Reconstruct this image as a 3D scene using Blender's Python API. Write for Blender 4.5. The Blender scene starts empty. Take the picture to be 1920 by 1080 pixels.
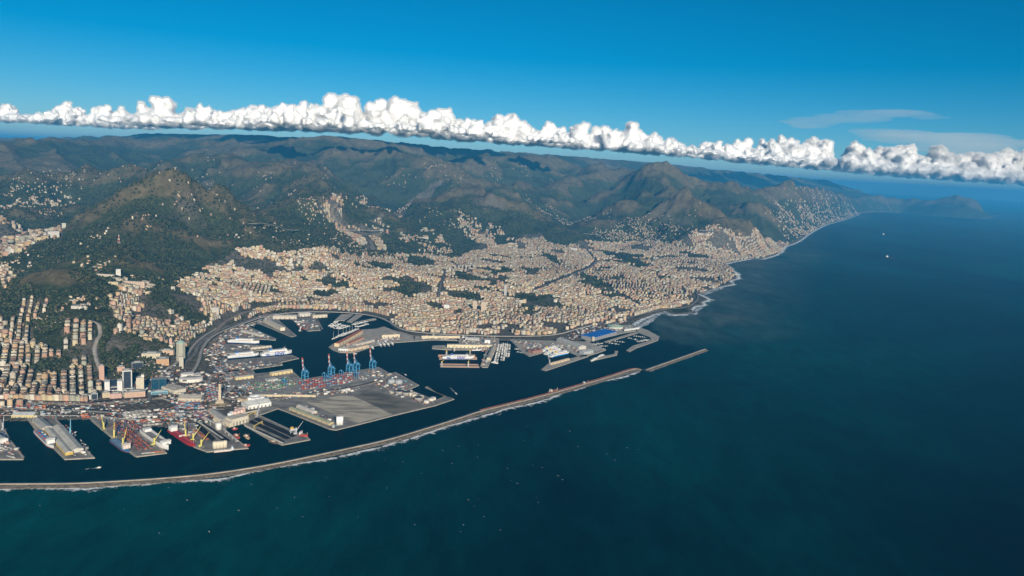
import bpy, bmesh, math, random
import numpy as np
from mathutils import Vector, Matrix
R = math.radians
random.seed(7)
rng = np.random.default_rng(11)
scene = bpy.context.scene
COL = scene.collection

# ------------------------------------------------------------------ camera
CAM_H = 950.0                       # flying height in metres
LENS_PX = 1500.0                    # focal length for a picture 1920 wide
HOR_Y, ROLL = 312.0, R(3.1)         # horizon height at mid-picture, bank of the aircraft
PITCH = math.atan((540 - HOR_Y) * math.cos(ROLL) / LENS_PX)
fwd = np.array([0, math.cos(PITCH), -math.sin(PITCH)])
up0 = np.array([0, math.sin(PITCH), math.cos(PITCH)])
rt0 = np.array([1.0, 0, 0])
cr, sr = math.cos(ROLL), math.sin(ROLL)
RT = rt0 * cr + up0 * sr            # camera right / up after the bank
UP = up0 * cr - rt0 * sr
cam_d = bpy.data.cameras.new('camera')
cam_d.sensor_width = 36.0
cam_d.lens = LENS_PX / 1920 * 36
cam_d.clip_start, cam_d.clip_end = 5.0, 400000.0
cam = bpy.data.objects.new('camera', cam_d)
COL.objects.link(cam)
cam.matrix_world = Matrix(((RT[0], UP[0], -fwd[0], 0), (RT[1], UP[1], -fwd[1], 0),
                           (RT[2], UP[2], -fwd[2], CAM_H), (0, 0, 0, 1)))
scene.camera = cam

# ------------------------------------------------------------------ sky, sun, exposure
SUN_EL, SUN_AZ = R(20), R(-17.7)    # shadows run towards SUN_AZ measured from +Y
sun_from = np.array([-math.sin(SUN_AZ) * math.cos(SUN_EL), -math.cos(SUN_AZ) * math.cos(SUN_EL), math.sin(SUN_EL)])
world = bpy.data.worlds.new('World')
scene.world = world
world.use_nodes = True
wn = world.node_tree
sky = wn.nodes.new('ShaderNodeTexSky')
sky.sky_type = 'NISHITA'
sky.sun_disc = False
sky.sun_elevation = SUN_EL
sky.sun_rotation = math.atan2(sun_from[0], sun_from[1])
sky.altitude = 950
sky.air_density, sky.dust_density, sky.ozone_density = 0.85, 0.0, 6.0
bg = wn.nodes['Background']
bg.inputs[1].default_value = 0.052
hs = wn.nodes.new('ShaderNodeHueSaturation')
hs.inputs['Saturation'].default_value = 1.28
hs.inputs['Hue'].default_value = 0.482
gm = wn.nodes.new('ShaderNodeGamma')
gm.inputs[1].default_value = 1.07
wn.links.new(sky.outputs[0], gm.inputs[0])
wn.links.new(gm.outputs[0], hs.inputs['Color'])
wn.links.new(hs.outputs[0], bg.inputs[0])
sl = bpy.data.lights.new('sun', 'SUN')
sl.energy, sl.angle, sl.color = 4.9, R(0.53), (1.0, 0.88, 0.70)
sun = bpy.data.objects.new('sun', sl)
COL.objects.link(sun)
sun.rotation_euler = Vector(sun_from).to_track_quat('Z', 'Y').to_euler()
vs = scene.view_settings
vs.view_transform, vs.look, vs.exposure, vs.gamma = 'Standard', 'None', 0.3, 1.0
scene.render.engine = 'CYCLES'
cy = scene.cycles
cy.max_bounces, cy.diffuse_bounces, cy.glossy_bounces = 10, 2, 2
cy.transmission_bounces, cy.volume_bounces, cy.transparent_max_bounces = 2, 8, 12
cy.use_denoising = True

# ------------------------------------------------------------------ geometry of places
def ray(px, py):
    """direction of the sight line through a point of the 1920 x 1080 photograph"""
    px, py = np.asarray(px, float), np.asarray(py, float)
    u, v = (px - 960) / LENS_PX, (540 - py) / LENS_PX
    return fwd + u[..., None] * RT + v[..., None] * UP
def at(px, py, z=0.0):
    """the place at height z that the survey photograph shows at px, py"""
    d = ray(px, py)
    t = (z - CAM_H) / d[..., 2]
    return d[..., :2] * t[..., None]
def at_d(px, py, D):
    """a far peak: place and height of a point at plan distance D"""
    d = ray(px, py)
    k = D / math.hypot(d[0], d[1])
    return d[0] * k, d[1] * k, CAM_H + d[2] * k

# ------------------------------------------------------------------ noise
_perm = np.random.default_rng(5).permutation(4096).astype(np.int32)
_ga = np.random.default_rng(6).uniform(0, 2 * np.pi, 4096)
_gx, _gy = np.cos(_ga), np.sin(_ga)
def perlin(x, y):
    xi, yi = np.floor(x).astype(np.int64), np.floor(y).astype(np.int64)
    xf, yf = x - xi, y - yi
    u, v = xf ** 3 * (xf * (xf * 6 - 15) + 10), yf ** 3 * (yf * (yf * 6 - 15) + 10)
    def g(i, j, dx, dy):
        k = _perm[(_perm[(xi + i) & 4095] + yi + j) & 4095]
        return _gx[k] * dx + _gy[k] * dy
    a = g(0, 0, xf, yf) * (1 - u) + g(1, 0, xf - 1, yf) * u
    b = g(0, 1, xf, yf - 1) * (1 - u) + g(1, 1, xf - 1, yf - 1) * u
    return (a * (1 - v) + b * v) * 1.5
def fbm(x, y, s, n=4, gain=0.5):
    a, r, f = 1.0, 0.0, 1.0 / s
    for i in range(n):
        r = r + a * perlin(x * f + 13.7 * i, y * f - 7.3 * i)
        a *= gain
        f *= 2.03
    return r
def ridged(x, y, s, n=4):
    """0 in gullies .. 1 on spurs"""
    a, r, f, w, tot = 1.0, 0.0, 1.0 / s, 1.0, 0.0
    for i in range(n):
        v = 1 - np.abs(perlin(x * f + 31.1 * i, y * f + 17.9 * i))
        v = v * v
        r = r + a * v * w
        tot += a
        w = np.clip(v * 1.6, 0, 1)
        a *= 0.5
        f *= 2.1
    return r / tot
def sstep(a, b, x):
    t = np.clip((x - a) / (b - a), 0, 1)
    return t * t * (3 - 2 * t)
def inside(poly, x, y):
    c = np.zeros(np.shape(x), bool)
    n = len(poly)
    for i in range(n):
        x0, y0 = poly[i]
        x1, y1 = poly[(i + 1) % n]
        if y0 == y1:
            continue
        k = ((y0 > y) != (y1 > y)) & (x < (x1 - x0) * (y - y0) / (y1 - y0) + x0)
        c ^= k
    return c
def seg_dist(x, y, a, b):
    dx, dy = b[0] - a[0], b[1] - a[1]
    t = np.clip(((x - a[0]) * dx + (y - a[1]) * dy) / (dx * dx + dy * dy + 1e-9), 0, 1)
    return np.hypot(x - a[0] - t * dx, y - a[1] - t * dy), t

# ------------------------------------------------------------------ object helpers
def tag(o, label=None, cat=None, group=None, kind=None):
    if label: o['label'] = label
    if cat: o['category'] = cat
    if group: o['group'] = group
    if kind: o['kind'] = kind
    return o
def link(name, me, mats=None, parent=None, loc=None, rz=0.0):
    o = bpy.data.objects.new(name, me)
    COL.objects.link(o)
    if mats is not None and me is not None and not me.materials:
        for m in (mats if isinstance(mats, (list, tuple)) else [mats]):
            me.materials.append(m)
    if parent is not None:
        o.parent = parent
    if loc is not None:
        o.location = loc
    if rz:
        o.rotation_euler.z = rz
    return o
def empty(name, loc, rz=0.0):
    o = bpy.data.objects.new(name, None)
    COL.objects.link(o)
    o.location = loc
    o.rotation_euler.z = rz
    return o
def copy_tree(o, parent=None):
    c = o.copy()
    COL.objects.link(c)
    c.parent = parent
    for ch in o.children:
        copy_tree(ch, c)
    return c
def np_mesh(name, verts, quads=None, tris=None, smooth=False, colors=None, mat_idx=None):
    """quick mesh from arrays; colors is a per-corner-face colour (one rgb per face)"""
    me = bpy.data.meshes.new(name)
    verts = np.asarray(verts, np.float32)
    parts, sizes = [], []
    if quads is not None and len(quads):
        quads = np.asarray(quads, np.int32); parts.append(quads.ravel()); sizes.append(np.full(len(quads), 4, np.int32))
    if tris is not None and len(tris):
        tris = np.asarray(tris, np.int32); parts.append(tris.ravel()); sizes.append(np.full(len(tris), 3, np.int32))
    loops, size = np.concatenate(parts), np.concatenate(sizes)
    me.vertices.add(len(verts)); me.vertices.foreach_set('co', verts.ravel())
    me.loops.add(len(loops)); me.loops.foreach_set('vertex_index', loops)
    me.polygons.add(len(size))
    st = np.concatenate([[0], np.cumsum(size)[:-1]]).astype(np.int32)
    me.polygons.foreach_set('loop_start', st)
    me.update(calc_edges=True)
    if smooth:
        me.polygons.foreach_set('use_smooth', np.ones(len(size), bool))
    if mat_idx is not None:
        me.polygons.foreach_set('material_index', np.asarray(mat_idx, np.int32))
    if colors is not None:
        at_ = me.attributes.new('tint', 'FLOAT_COLOR', 'FACE')
        c = np.ones((len(size), 4), np.float32); c[:, :3] = colors
        at_.data.foreach_set('color', c.ravel())
    return me

# ------------------------------------------------------------------ materials
MATS = {}
def mat(name, rgb, rough=0.85, var=0.0, scale=0.05, metal=0.0, spec=0.3):
    """plain paint, stone or metal with a little uneven wear"""
    if name in MATS: return MATS[name]
    m = bpy.data.materials.new(name)
    m.use_nodes = True
    b = m.node_tree.nodes['Principled BSDF']
    b.inputs['Roughness'].default_value = rough
    b.inputs['Metallic'].default_value = metal
    b.inputs['Specular IOR Level'].default_value = spec
    b.inputs['Base Color'].default_value = (*rgb, 1)
    if var:
        nt = m.node_tree
        tc = nt.nodes.new('ShaderNodeTexCoord')
        nz = nt.nodes.new('ShaderNodeTexNoise')
        nz.inputs['Scale'].default_value = scale
        nz.inputs['Detail'].default_value = 5
        rp = nt.nodes.new('ShaderNodeValToRGB')
        rp.color_ramp.elements[0].position, rp.color_ramp.elements[1].position = 0.3, 0.7
        rp.color_ramp.elements[0].color = (*[c * (1 - var) for c in rgb], 1)
        rp.color_ramp.elements[1].color = (*[min(1, c * (1 + var)) for c in rgb], 1)
        nt.links.new(tc.outputs['Object'], nz.inputs['Vector'])
        nt.links.new(nz.outputs['Fac'], rp.inputs[0])
        nt.links.new(rp.outputs[0], b.inputs['Base Color'])
    MATS[name] = m
    return m
def tint_mat(name, rough=0.9, var=0.15, scale=0.08, spec=0.2):
    """paint whose colour is stored on each face, with uneven wear"""
    m = bpy.data.materials.new(name)
    m.use_nodes = True
    nt = m.node_tree
    b = nt.nodes['Principled BSDF']
    b.inputs['Roughness'].default_value = rough
    b.inputs['Specular IOR Level'].default_value = spec
    a = nt.nodes.new('ShaderNodeAttribute')
    a.attribute_name = 'tint'
    tc = nt.nodes.new('ShaderNodeTexCoord')
    nz = nt.nodes.new('ShaderNodeTexNoise')
    nz.inputs['Scale'].default_value = scale
    nz.inputs['Detail'].default_value = 4
    mr = nt.nodes.new('ShaderNodeMapRange')
    mr.inputs[1].default_value, mr.inputs[2].default_value = 0.3, 0.7
    mr.inputs[3].default_value, mr.inputs[4].default_value = 1 - var, 1 + var
    mx = nt.nodes.new('ShaderNodeMix')
    mx.data_type, mx.blend_type = 'RGBA', 'MULTIPLY'
    mx.inputs[0].default_value = 1
    nt.links.new(tc.outputs['Object'], nz.inputs['Vector'])
    nt.links.new(nz.outputs['Fac'], mr.inputs[0])
    nt.links.new(a.outputs['Color'], mx.inputs[6])
    nt.links.new(mr.outputs[0], mx.inputs[7])
    nt.links.new(mx.outputs[2], b.inputs['Base Color'])
    return m
# ================================================================== coast and terrain
WATERFRONT = [(-700, 800), (-60, 792), (4, 790), (56, 790), (113, 788), (171, 787), (262, 798), (319, 803), (423, 805), (458, 795),
    (485, 776), (500, 760), (470, 735), (432, 712), (421, 690), (417, 665), (427, 640), (440, 627), (473, 610), (492, 605),
    (522, 599), (555, 600), (593, 596), (614, 589), (631, 587), (660, 587), (704, 596), (727, 599), (737, 614), (760, 630),
    (812, 633), (862, 635), (935, 638), (985, 643), (1060, 646), (1095, 636), (1130, 623), (1167, 614), (1185, 609)]
COAST = [(1183, 606), (1195, 600), (1208, 596), (1227, 589), (1250, 583), (1258, 589), (1269, 590), (1285, 588), (1302, 587), (1297, 580), (1302, 574),
    (1321, 571), (1315, 567), (1329, 562), (1318, 556), (1310, 552), (1330, 545), (1347, 539), (1360, 536), (1375, 532), (1367, 527), (1382, 522),
    (1383, 515), (1372, 507), (1370, 502), (1355, 496), (1372, 491), (1390, 488), (1410, 484), (1430, 485), (1452, 479), (1465, 472), (1472, 462), (1490, 456),
    (1502, 449), (1512, 441), (1532, 429), (1552, 420), (1585, 411), (1612, 401), (1640, 398), (1690, 399), (1740, 404), (1790, 408),
    (1840, 411), (1862, 409), (1867, 404)]
coast_w = [tuple(p) for p in at(*np.array(WATERFRONT + COAST).T)]
tip = coast_w[-1]
_rv = np.array(tip) / math.hypot(*tip)
_lv = np.array([-_rv[1], _rv[0]])
coast_w += [tuple(np.array(tip) + _rv * a_ + _lv * b_) for a_, b_ in ((1500, -250), (3600, -350), (5200, 600), (6400, 3000), (8200, 5500), (12500, 5200), (20000, 2500))] + [(60000, 90000), (-90000, 90000), (-90000, coast_w[0][1])]
n_shore = len(WATERFRONT) + len(COAST) + 7

def P(px, py, h, w):
    x, y = at(px, py, h)
    return (float(x), float(y), h, w)
def D(px, py, d, w):
    x, y, h = at_d(px, py, d * 1000.0)
    return (float(x), float(y), float(h), w)
RIDGES = [
    # western spine up to the fort peak
    [P(350, 590, 40, 200), P(300, 548, 150, 300), P(265, 522, 220, 330), P(190, 497, 270, 380), P(222, 458, 335, 420), P(240, 430, 390, 480), P(270, 390, 500, 600), P(305, 342, 675, 600)],
    [P(190, 497, 270, 380), P(120, 532, 225, 330), P(60, 565, 170, 260), P(70, 600, 120, 200), P(85, 640, 40, 120)],
    [P(120, 532, 225, 330), P(170, 575, 190, 260), P(215, 612, 130, 200), P(240, 660, 50, 130)],
    [P(120, 532, 225, 330), P(30, 520, 210, 300), P(-80, 545, 160, 260)],
    [P(250, 640, 30, 120), P(265, 600, 100, 200), P(290, 570, 130, 230)],
    # from the fort peak down to the castle hills above the old town
    [P(305, 342, 675, 600), P(350, 362, 590, 520), P(400, 385, 500, 480), P(460, 415, 400, 450), P(520, 440, 300, 380), P(560, 455, 220, 320)],
    [P(400, 385, 500, 480), P(380, 420, 330, 400), P(345, 450, 230, 300)],
    [P(395, 505, 90, 240), P(440, 480, 170, 300), P(480, 462, 225, 330), P(545, 468, 215, 320), P(610, 480, 160, 300), P(650, 490, 90, 250)],
    [P(560, 520, 80, 200), P(600, 508, 110, 240), P(680, 505, 100, 230)],
    [P(820, 530, 60, 200), P(760, 515, 75, 220)],
    # ridge north of the valley
    [P(480, 400, 420, 450), P(540, 385, 470, 520), P(600, 345, 640, 700), D(560, 305, 12.5, 800)],
    [P(640, 400, 150, 250), P(655, 385, 250, 320), P(700, 345, 540, 600), D(720, 318, 13.5, 800)],
    [P(735, 455, 110, 250), P(760, 418, 260, 380), P(790, 395, 370, 450), P(830, 372, 480, 500), P(880, 358, 575, 520), P(915, 366, 560, 450), P(950, 380, 480, 420), P(990, 392, 400, 400), P(1040, 420, 260, 320), P(1085, 442, 130, 250)],
    [P(880, 358, 575, 520), P(860, 400, 330, 420), P(800, 435, 170, 300), P(760, 455, 90, 240)],
    [P(950, 380, 480, 420), P(935, 425, 220, 300), P(920, 445, 130, 230), P(985, 455, 90, 200)],
    # eastern massif
    [P(1085, 428, 140, 240), P(1120, 410, 300, 380), P(1160, 392, 450, 480), P(1200, 365, 640, 560), P(1240, 346, 780, 640), P(1290, 366, 690, 560), P(1340, 386, 590, 520), P(1395, 408, 450, 470), P(1440, 436, 190, 330)],
    [P(1240, 346, 780, 640), P(1262, 400, 420, 380), P(1285, 440, 130, 260)],
    [P(1290, 366, 690, 560), P(1330, 420, 330, 330), P(1350, 440, 150, 240)],
    [P(1240, 346, 780, 640), D(1220, 330, 14.0, 800), D(1190, 319, 16.5, 900), D(1080, 333, 15.0, 800), D(1000, 342, 13.5, 700), D(940, 350, 12.5, 600)],
    [D(1220, 330, 14.0, 700), D(1300, 333, 15.0, 700), D(1350, 345, 15.0, 650), D(1420, 352, 16.0, 650), D(1470, 348, 17.5, 650), D(1520, 372, 18.0, 600), D(1560, 385, 18.5, 500)],
    [D(1350, 345, 15.0, 650), D(1400, 372, 13.5, 560), P(1450, 402, 330, 420)],
    [D(1470, 346, 17.5, 700), D(1545, 349, 22.0, 900), D(1600, 361, 29.0, 900), D(1650, 366, 34.0, 900), D(1690, 373, 35.0, 900), D(1750, 371, 34.5, 1000), D(1797, 365, 34.8, 1300), D(1828, 372, 35.3, 1100), D(1853, 384, 36.0, 900)],
    [D(1600, 361, 29.0, 800), D(1590, 392, 25.0, 500)],
    # far Apennine skyline
    [D(-200, 259, 24, 1500), D(0, 269, 26, 1400), D(90, 263, 25, 1200), D(200, 263, 24, 1300), D(255, 259, 23, 1500), D(310, 248, 21, 1700), D(400, 249, 21, 1500), D(470, 250, 19, 1400), D(560, 254, 17.5, 1300), D(645, 253, 16.2, 1400), D(700, 258, 16.2, 1200), D(760, 265, 16.8, 1200), D(830, 273, 17.5, 1300), D(900, 278, 18.5, 1300), D(960, 282, 20, 1300), D(1080, 291, 23, 1500), D(1200, 301, 26, 1700), D(1300, 312, 29, 1900), D(1420, 326, 32, 1900), D(1540, 338, 36, 2100)],
    [D(480, 295, 14.5, 900), D(560, 267, 15.5, 1100), D(620, 263, 15.5, 1000)],
    [D(650, 280, 14.0, 900), D(720, 282, 13.8, 900), D(790, 295, 13.5, 900), D(850, 315, 12.8, 700)],
    [D(860, 295, 15, 900), D(960, 291, 16, 900), D(1050, 301, 17, 900), D(1120, 313, 16.5, 800)],
    [D(-120, 295, 13, 900), D(20, 291, 14.0, 1000), D(120, 280, 15.5, 1100), D(230, 270, 17, 1100), D(330, 271, 17, 1000), D(430, 270, 16, 1000)],
    [D(-100, 335, 9.5, 700), D(60, 321, 10, 700), D(160, 310, 10.5, 700), D(250, 313, 10, 700), D(290, 323, 9.4, 600)],
    [D(330, 307, 12, 800), D(410, 300, 12.5, 800), D(470, 313, 11.5, 700), D(520, 325, 11, 700)],
    [P(-150, 420, 320, 400), P(-30, 400, 330, 420), P(90, 385, 350, 460), P(200, 372, 430, 500), P(260, 378, 480, 500)],
]
def terrain_h(x, y):
    """height of the land and its distance from the shore"""
    shp = np.shape(x)
    x, y = np.ravel(np.asarray(x, float)), np.ravel(np.asarray(y, float))
    r = np.hypot(x, y)
    land = inside(coast_w, x, y)
    dc = np.full(len(x), 1e9)
    for i in range(n_shore - 1):
        d, _ = seg_dist(x, y, coast_w[i], coast_w[i + 1])
        dc = np.minimum(dc, d)
    wamp = 60 + 90 * sstep(3500, 9000, r)
    wx = x + wamp * fbm(x, y, 900, 3)
    wy = y + wamp * fbm(x + 5000, y - 3000, 900, 3)
    acc = np.zeros(len(x))
    for line in RIDGES:
        best = np.zeros(len(x))
        for a, b in zip(line[:-1], line[1:]):
            reach = 2.6 * max(a[3], b[3]) + 400
            cx, cy_ = (a[0] + b[0]) / 2, (a[1] + b[1]) / 2
            L = math.hypot(a[0] - b[0], a[1] - b[1]) / 2 + reach
            k = np.nonzero((np.abs(wx - cx) < L) & (np.abs(wy - cy_) < L))[0]
            if not len(k): continue
            d, t = seg_dist(wx[k], wy[k], a, b)
            hh, ww = a[2] + (b[2] - a[2]) * t, a[3] + (b[3] - a[3]) * t
            q = np.sqrt((d / (2.6 * ww)) ** 2 + 0.0022) - 0.047
            f = np.clip(1 - q, 0, 1) ** 1.6
            best[k] = np.maximum(best[k], hh * f)
        acc = acc + best ** 4
    h = acc ** 0.25
    # spurs and gullies on the slopes, rolling country behind
    big = ridged(x + 900, y, 2600, 4)
    spur = ridged(wx, wy, 820, 5)
    amp = np.minimum(h * 0.52, 250) * (1 - 0.45 * sstep(14000, 22000, r))
    h = h - amp * (1 - spur) * 1.0 + 0.12 * amp
    back = sstep(8500, 15000, r) * sstep(2500, 8000, dc)
    h = np.maximum(h, 0) + back * (190 + 430 * big) * (1 - np.clip(h / 1300, 0, 0.85))
    h = h + np.clip(h / 60, 0, 1) * (9 * fbm(x, y, 160, 3))
    h = h + 6 * sstep(60, 900, dc) + 26 * sstep(700, 2600, dc)
    h = np.where(h > 1180, 1180 + 190 * np.tanh((h - 1180) / 260), h)
    rise = sstep(0, 260 + 0.012 * r, dc)
    h = np.where(land, 2.6 + np.maximum(h, 0) * rise, -12.0)
    edge = land & (dc < 12)
    h = np.where(edge, np.minimum(h, 2.6), h)
    return h.reshape(shp), np.where(land, dc, -dc).reshape(shp)

NA, NR = 900, 770
AZ0, AZ1 = R(-41), R(42)
R0, R1 = 2350.0, 62000.0
az = np.linspace(AZ0, AZ1, NA)
# rows are spaced so that the mesh is fine over the town and coarse over the far hills
rr = R0 * (R1 / R0) ** (np.linspace(0, 1, NR) ** 1.0)
AZ, RR = np.meshgrid(az, rr)
TX, TY = np.sin(AZ) * RR, np.cos(AZ) * RR
TH, TDC = terrain_h(TX, TY)
def ground(x, y):
    """height of the built terrain mesh under x, y"""
    x, y = np.asarray(x, float), np.asarray(y, float)
    fi = (np.arctan2(x, y) - AZ0) / (AZ1 - AZ0) * (NA - 1)
    fj = np.log(np.hypot(x, y) / R0) / math.log(R1 / R0) * (NR - 1)
    fi, fj = np.clip(fi, 0, NA - 1.001), np.clip(fj, 0, NR - 1.001)
    i, j = fi.astype(int), fj.astype(int)
    u, v = fi - i, fj - j
    return (TH[j, i] * (1 - u) + TH[j, i + 1] * u) * (1 - v) + (TH[j + 1, i] * (1 - u) + TH[j + 1, i + 1] * u) * v
def on_land(px, py, zmin=2.6):
    """where the sight line through a photograph point first meets the ground"""
    d = ray(float(px), float(py))
    s = np.linspace(2300, 45000, 1500) / math.hypot(d[0], d[1])
    X, Y, Z = d[0] * s, d[1] * s, CAM_H + d[2] * s
    g = np.maximum(ground(X, Y), zmin)
    k = np.nonzero(Z <= g)[0]
    if not len(k):
        k = [len(s) - 1]
    k = int(k[0])
    if k > 0:
        a = (Z[k - 1] - g[k - 1]); b = (g[k] - Z[k])
        t = a / (a + b + 1e-9)
        return float(X[k - 1] + (X[k] - X[k - 1]) * t), float(Y[k - 1] + (Y[k] - Y[k - 1]) * t)
    return float(X[k]), float(Y[k])
def poly_on_land(pts):
    return [on_land(*p) for p in pts]
# ================================================================== land cover
CITY_PX = {
 'flat quarter below the wooded hill': [(-90, 764), (-90, 655), (0, 650), (30, 640), (60, 642), (85, 655), (112, 662), (118, 640), (112, 620), (128, 606), (175, 612), (186, 660), (196, 690), (200, 735), (165, 758)],
 'hillside rows': [(14, 650), (15, 604), (24, 590), (62, 600), (62, 645)],
 'upper rows': [(30, 590), (42, 562), (95, 563), (90, 590), (65, 598)],
 'west slope': [(-90, 650), (-90, 600), (0, 598), (16, 610), (16, 650)],
 'slope above the park': [(192, 694), (197, 655), (212, 622), (250, 612), (292, 632), (282, 655), (262, 648), (232, 660), (213, 684)],
 'terraced hillside': [(212, 590), (205, 560), (225, 543), (262, 548), (300, 570), (335, 592), (352, 610), (352, 655), (325, 655), (292, 636), (240, 615)],
 'amphitheatre town': [(352, 660), (338, 630), (330, 606), (372, 612), (395, 604), (362, 583), (325, 566), (318, 546), (355, 522), (385, 500), (420, 484), (452, 464), (486, 461),
   (520, 476), (560, 471), (600, 466), (660, 479), (700, 480), (740, 478), (800, 478), (850, 486), (890, 470), (893, 440), (902, 432), (918, 436), (930, 462), (975, 450),
   (982, 440), (1012, 434), (1026, 455), (1062, 462), (1100, 452), (1150, 455), (1205, 452), (1262, 455), (1285, 440), (1345, 438), (1400, 444), (1440, 446), (1462, 450),
   (1480, 456), (1465, 471), (1430, 483), (1372, 489), (1356, 496), (1369, 503), (1380, 515),
   (1365, 527), (1347, 537), (1310, 551), (1318, 562), (1290, 577), (1250, 580), (1205, 587), (1180, 600), (1120, 610), (1060, 625), (960, 632), (860, 628), (770, 622),
   (737, 606), (722, 592), (640, 581), (560, 579), (480, 591), (430, 617), (400, 640), (380, 652)],
 'business terrace': [(203, 735), (203, 705), (222, 690), (255, 676), (262, 640), (300, 640), (352, 660), (372, 660), (360, 700), (300, 745)],
 'valley town': [(588, 382), (618, 372), (645, 385), (640, 402), (672, 428), (705, 425), (745, 428), (712, 447), (722, 470), (690, 466), (655, 445), (628, 422), (604, 402)],
 'valley villages': [(690, 412), (722, 398), (762, 382), (808, 345), (832, 338), (806, 372), (754, 405), (710, 425)],
 'hospital quarter': [(-60, 482), (-60, 420), (40, 424), (122, 428), (118, 446), (60, 462), (30, 480)],
 'western villages': [(-60, 545), (-60, 500), (12, 498), (28, 520), (14, 545)],
}
CITY = {k: poly_on_land(v) for k, v in CITY_PX.items()}
PARK_PX = [
 [(555, 515), (590, 520), (600, 532), (575, 530)], [(582, 548), (625, 543), (628, 553), (592, 561)], [(600, 536), (640, 520), (662, 545), (625, 542)],
 [(735, 525), (775, 530), (792, 552), (765, 562), (748, 548)], [(845, 508), (885, 512), (902, 530), (870, 532)], [(835, 553), (900, 553), (905, 565), (845, 562)],
 [(960, 553), (1000, 551), (1012, 562), (975, 566)], [(1085, 515), (1120, 520), (1150, 540), (1120, 545), (1090, 530)], [(1148, 484), (1180, 482), (1222, 500), (1200, 506)],
 [(1120, 470), (1200, 478), (1206, 484), (1140, 482)], [(1270, 470), (1330, 480), (1345, 490), (1290, 484)], [(1130, 540), (1190, 562), (1196, 568), (1140, 552)],
 [(750, 478), (800, 480), (820, 500), (770, 500)], [(930, 500), (960, 505), (950, 515), (928, 510)], [(385, 520), (405, 525), (398, 540), (384, 535)],
 [(500, 535), (535, 540), (530, 552), (505, 550)], [(80, 674), (113, 672), (114, 700), (78, 702)], [(212, 652), (250, 648), (252, 672), (212, 690), (200, 688)],
 [(360, 585), (392, 600), (372, 616), (345, 605)], [(118, 655), (112, 620), (88, 605), (70, 600), (78, 640), (95, 650)],
 [(860, 440), (900, 455), (895, 470), (850, 478), (845, 460)], [(690, 490), (740, 498), (742, 510), (700, 506)], [(940, 605), (985, 618), (970, 628), (942, 622)],
 [(1010, 470), (1060, 490), (1050, 500), (1018, 486)],
]
PARKS = [poly_on_land(p) for p in PARK_PX]
def fray(x, y):
    """park edges follow the lie of the gardens, not straight lines"""
    return x + 75 * fbm(x, y, 170, 3), y + 75 * fbm(x + 900, y, 170, 3)
def town_mask(x, y):
    m = np.zeros(np.shape(x), bool)
    fr_ = fray(x, y)
    for p in CITY.values():
        m |= inside(p, x, y)
    for p in PARKS:
        m &= ~inside(p, *fr_)
    return m

urban = town_mask(TX, TY).astype(np.float32)
urban = np.maximum(urban, ((TDC > 0) & (TDC < 420) & (TY < 5200) & (TX < 900)).astype(np.float32) * (TH < 9))
def blur(a, k):
    for ax in (0, 1):
        p = np.pad(a, [(k + 1, k) if i == ax else (0, 0) for i in (0, 1)], mode='edge').cumsum(ax)
        a = (p[2 * k + 1:] - p[:-2 * k - 1]) / (2 * k + 1) if ax == 0 else (p[:, 2 * k + 1:] - p[:, :-2 * k - 1]) / (2 * k + 1)
    return a
crest = np.clip((TH - blur(TH, 13)) / (0.0045 * np.hypot(TX, TY)), -1, 1.2)       # dry spurs against damp gullies
bare = 0.7 * fbm(TX, TY, 1500, 4) + 0.40 * (np.clip(TH / 620, 0, 1.15)) - 0.22 + 0.55 * crest
shore_rock = ((TDC > 0) & (TDC < 22 + 0.0022 * np.hypot(TX, TY)) & (TH < 40)).astype(np.float32)
far = np.hypot(TX, TY)
verts = np.stack([TX, TY, TH], -1).reshape(-1, 3)
idx = np.arange(NA * NR).reshape(NR, NA)
quads = np.stack([idx[:-1, :-1], idx[:-1, 1:], idx[1:, 1:], idx[1:, :-1]], -1).reshape(-1, 4)
keep = (TH > -11).reshape(-1)[quads].any(1)
quads = quads[keep]
used = np.unique(quads)
remap = np.zeros(NA * NR, np.int32); remap[used] = np.arange(len(used))
me = np_mesh('terrain', verts[used], quads=remap[quads], smooth=True)
ca = me.attributes.new('cover', 'FLOAT_COLOR', 'POINT')
cc = np.ones((len(used), 4), np.float32)
cc[:, 0] = urban.ravel()[used]
cc[:, 1] = np.clip(bare.ravel()[used] * 0.8 + 0.35, 0, 1)
scar = np.zeros(TX.shape, np.float32)
for (px, py, rx, k_) in [(917, 378, 150, 1.0), (930, 384, 120, .8), (905, 372, 90, .8), (352, 393, 110, .7), (280, 655, 70, .5), (292, 648, 60, .5), (520, 408, 110, .4), (1245, 392, 170, .45), (1262, 410, 150, .4), (880, 360, 90, .6)]:
    sx_, sy_ = on_land(px, py)
    scar = np.maximum(scar, k_ * np.clip(1.4 - np.hypot(TX - sx_, TY - sy_) / rx + 0.9 * fbm(TX, TY, 120, 3), 0, 1))
cc[:, 2] = np.maximum(shore_rock, scar * (TH > 3)).ravel()[used]
ca.data.foreach_set('color', cc.ravel())

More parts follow.
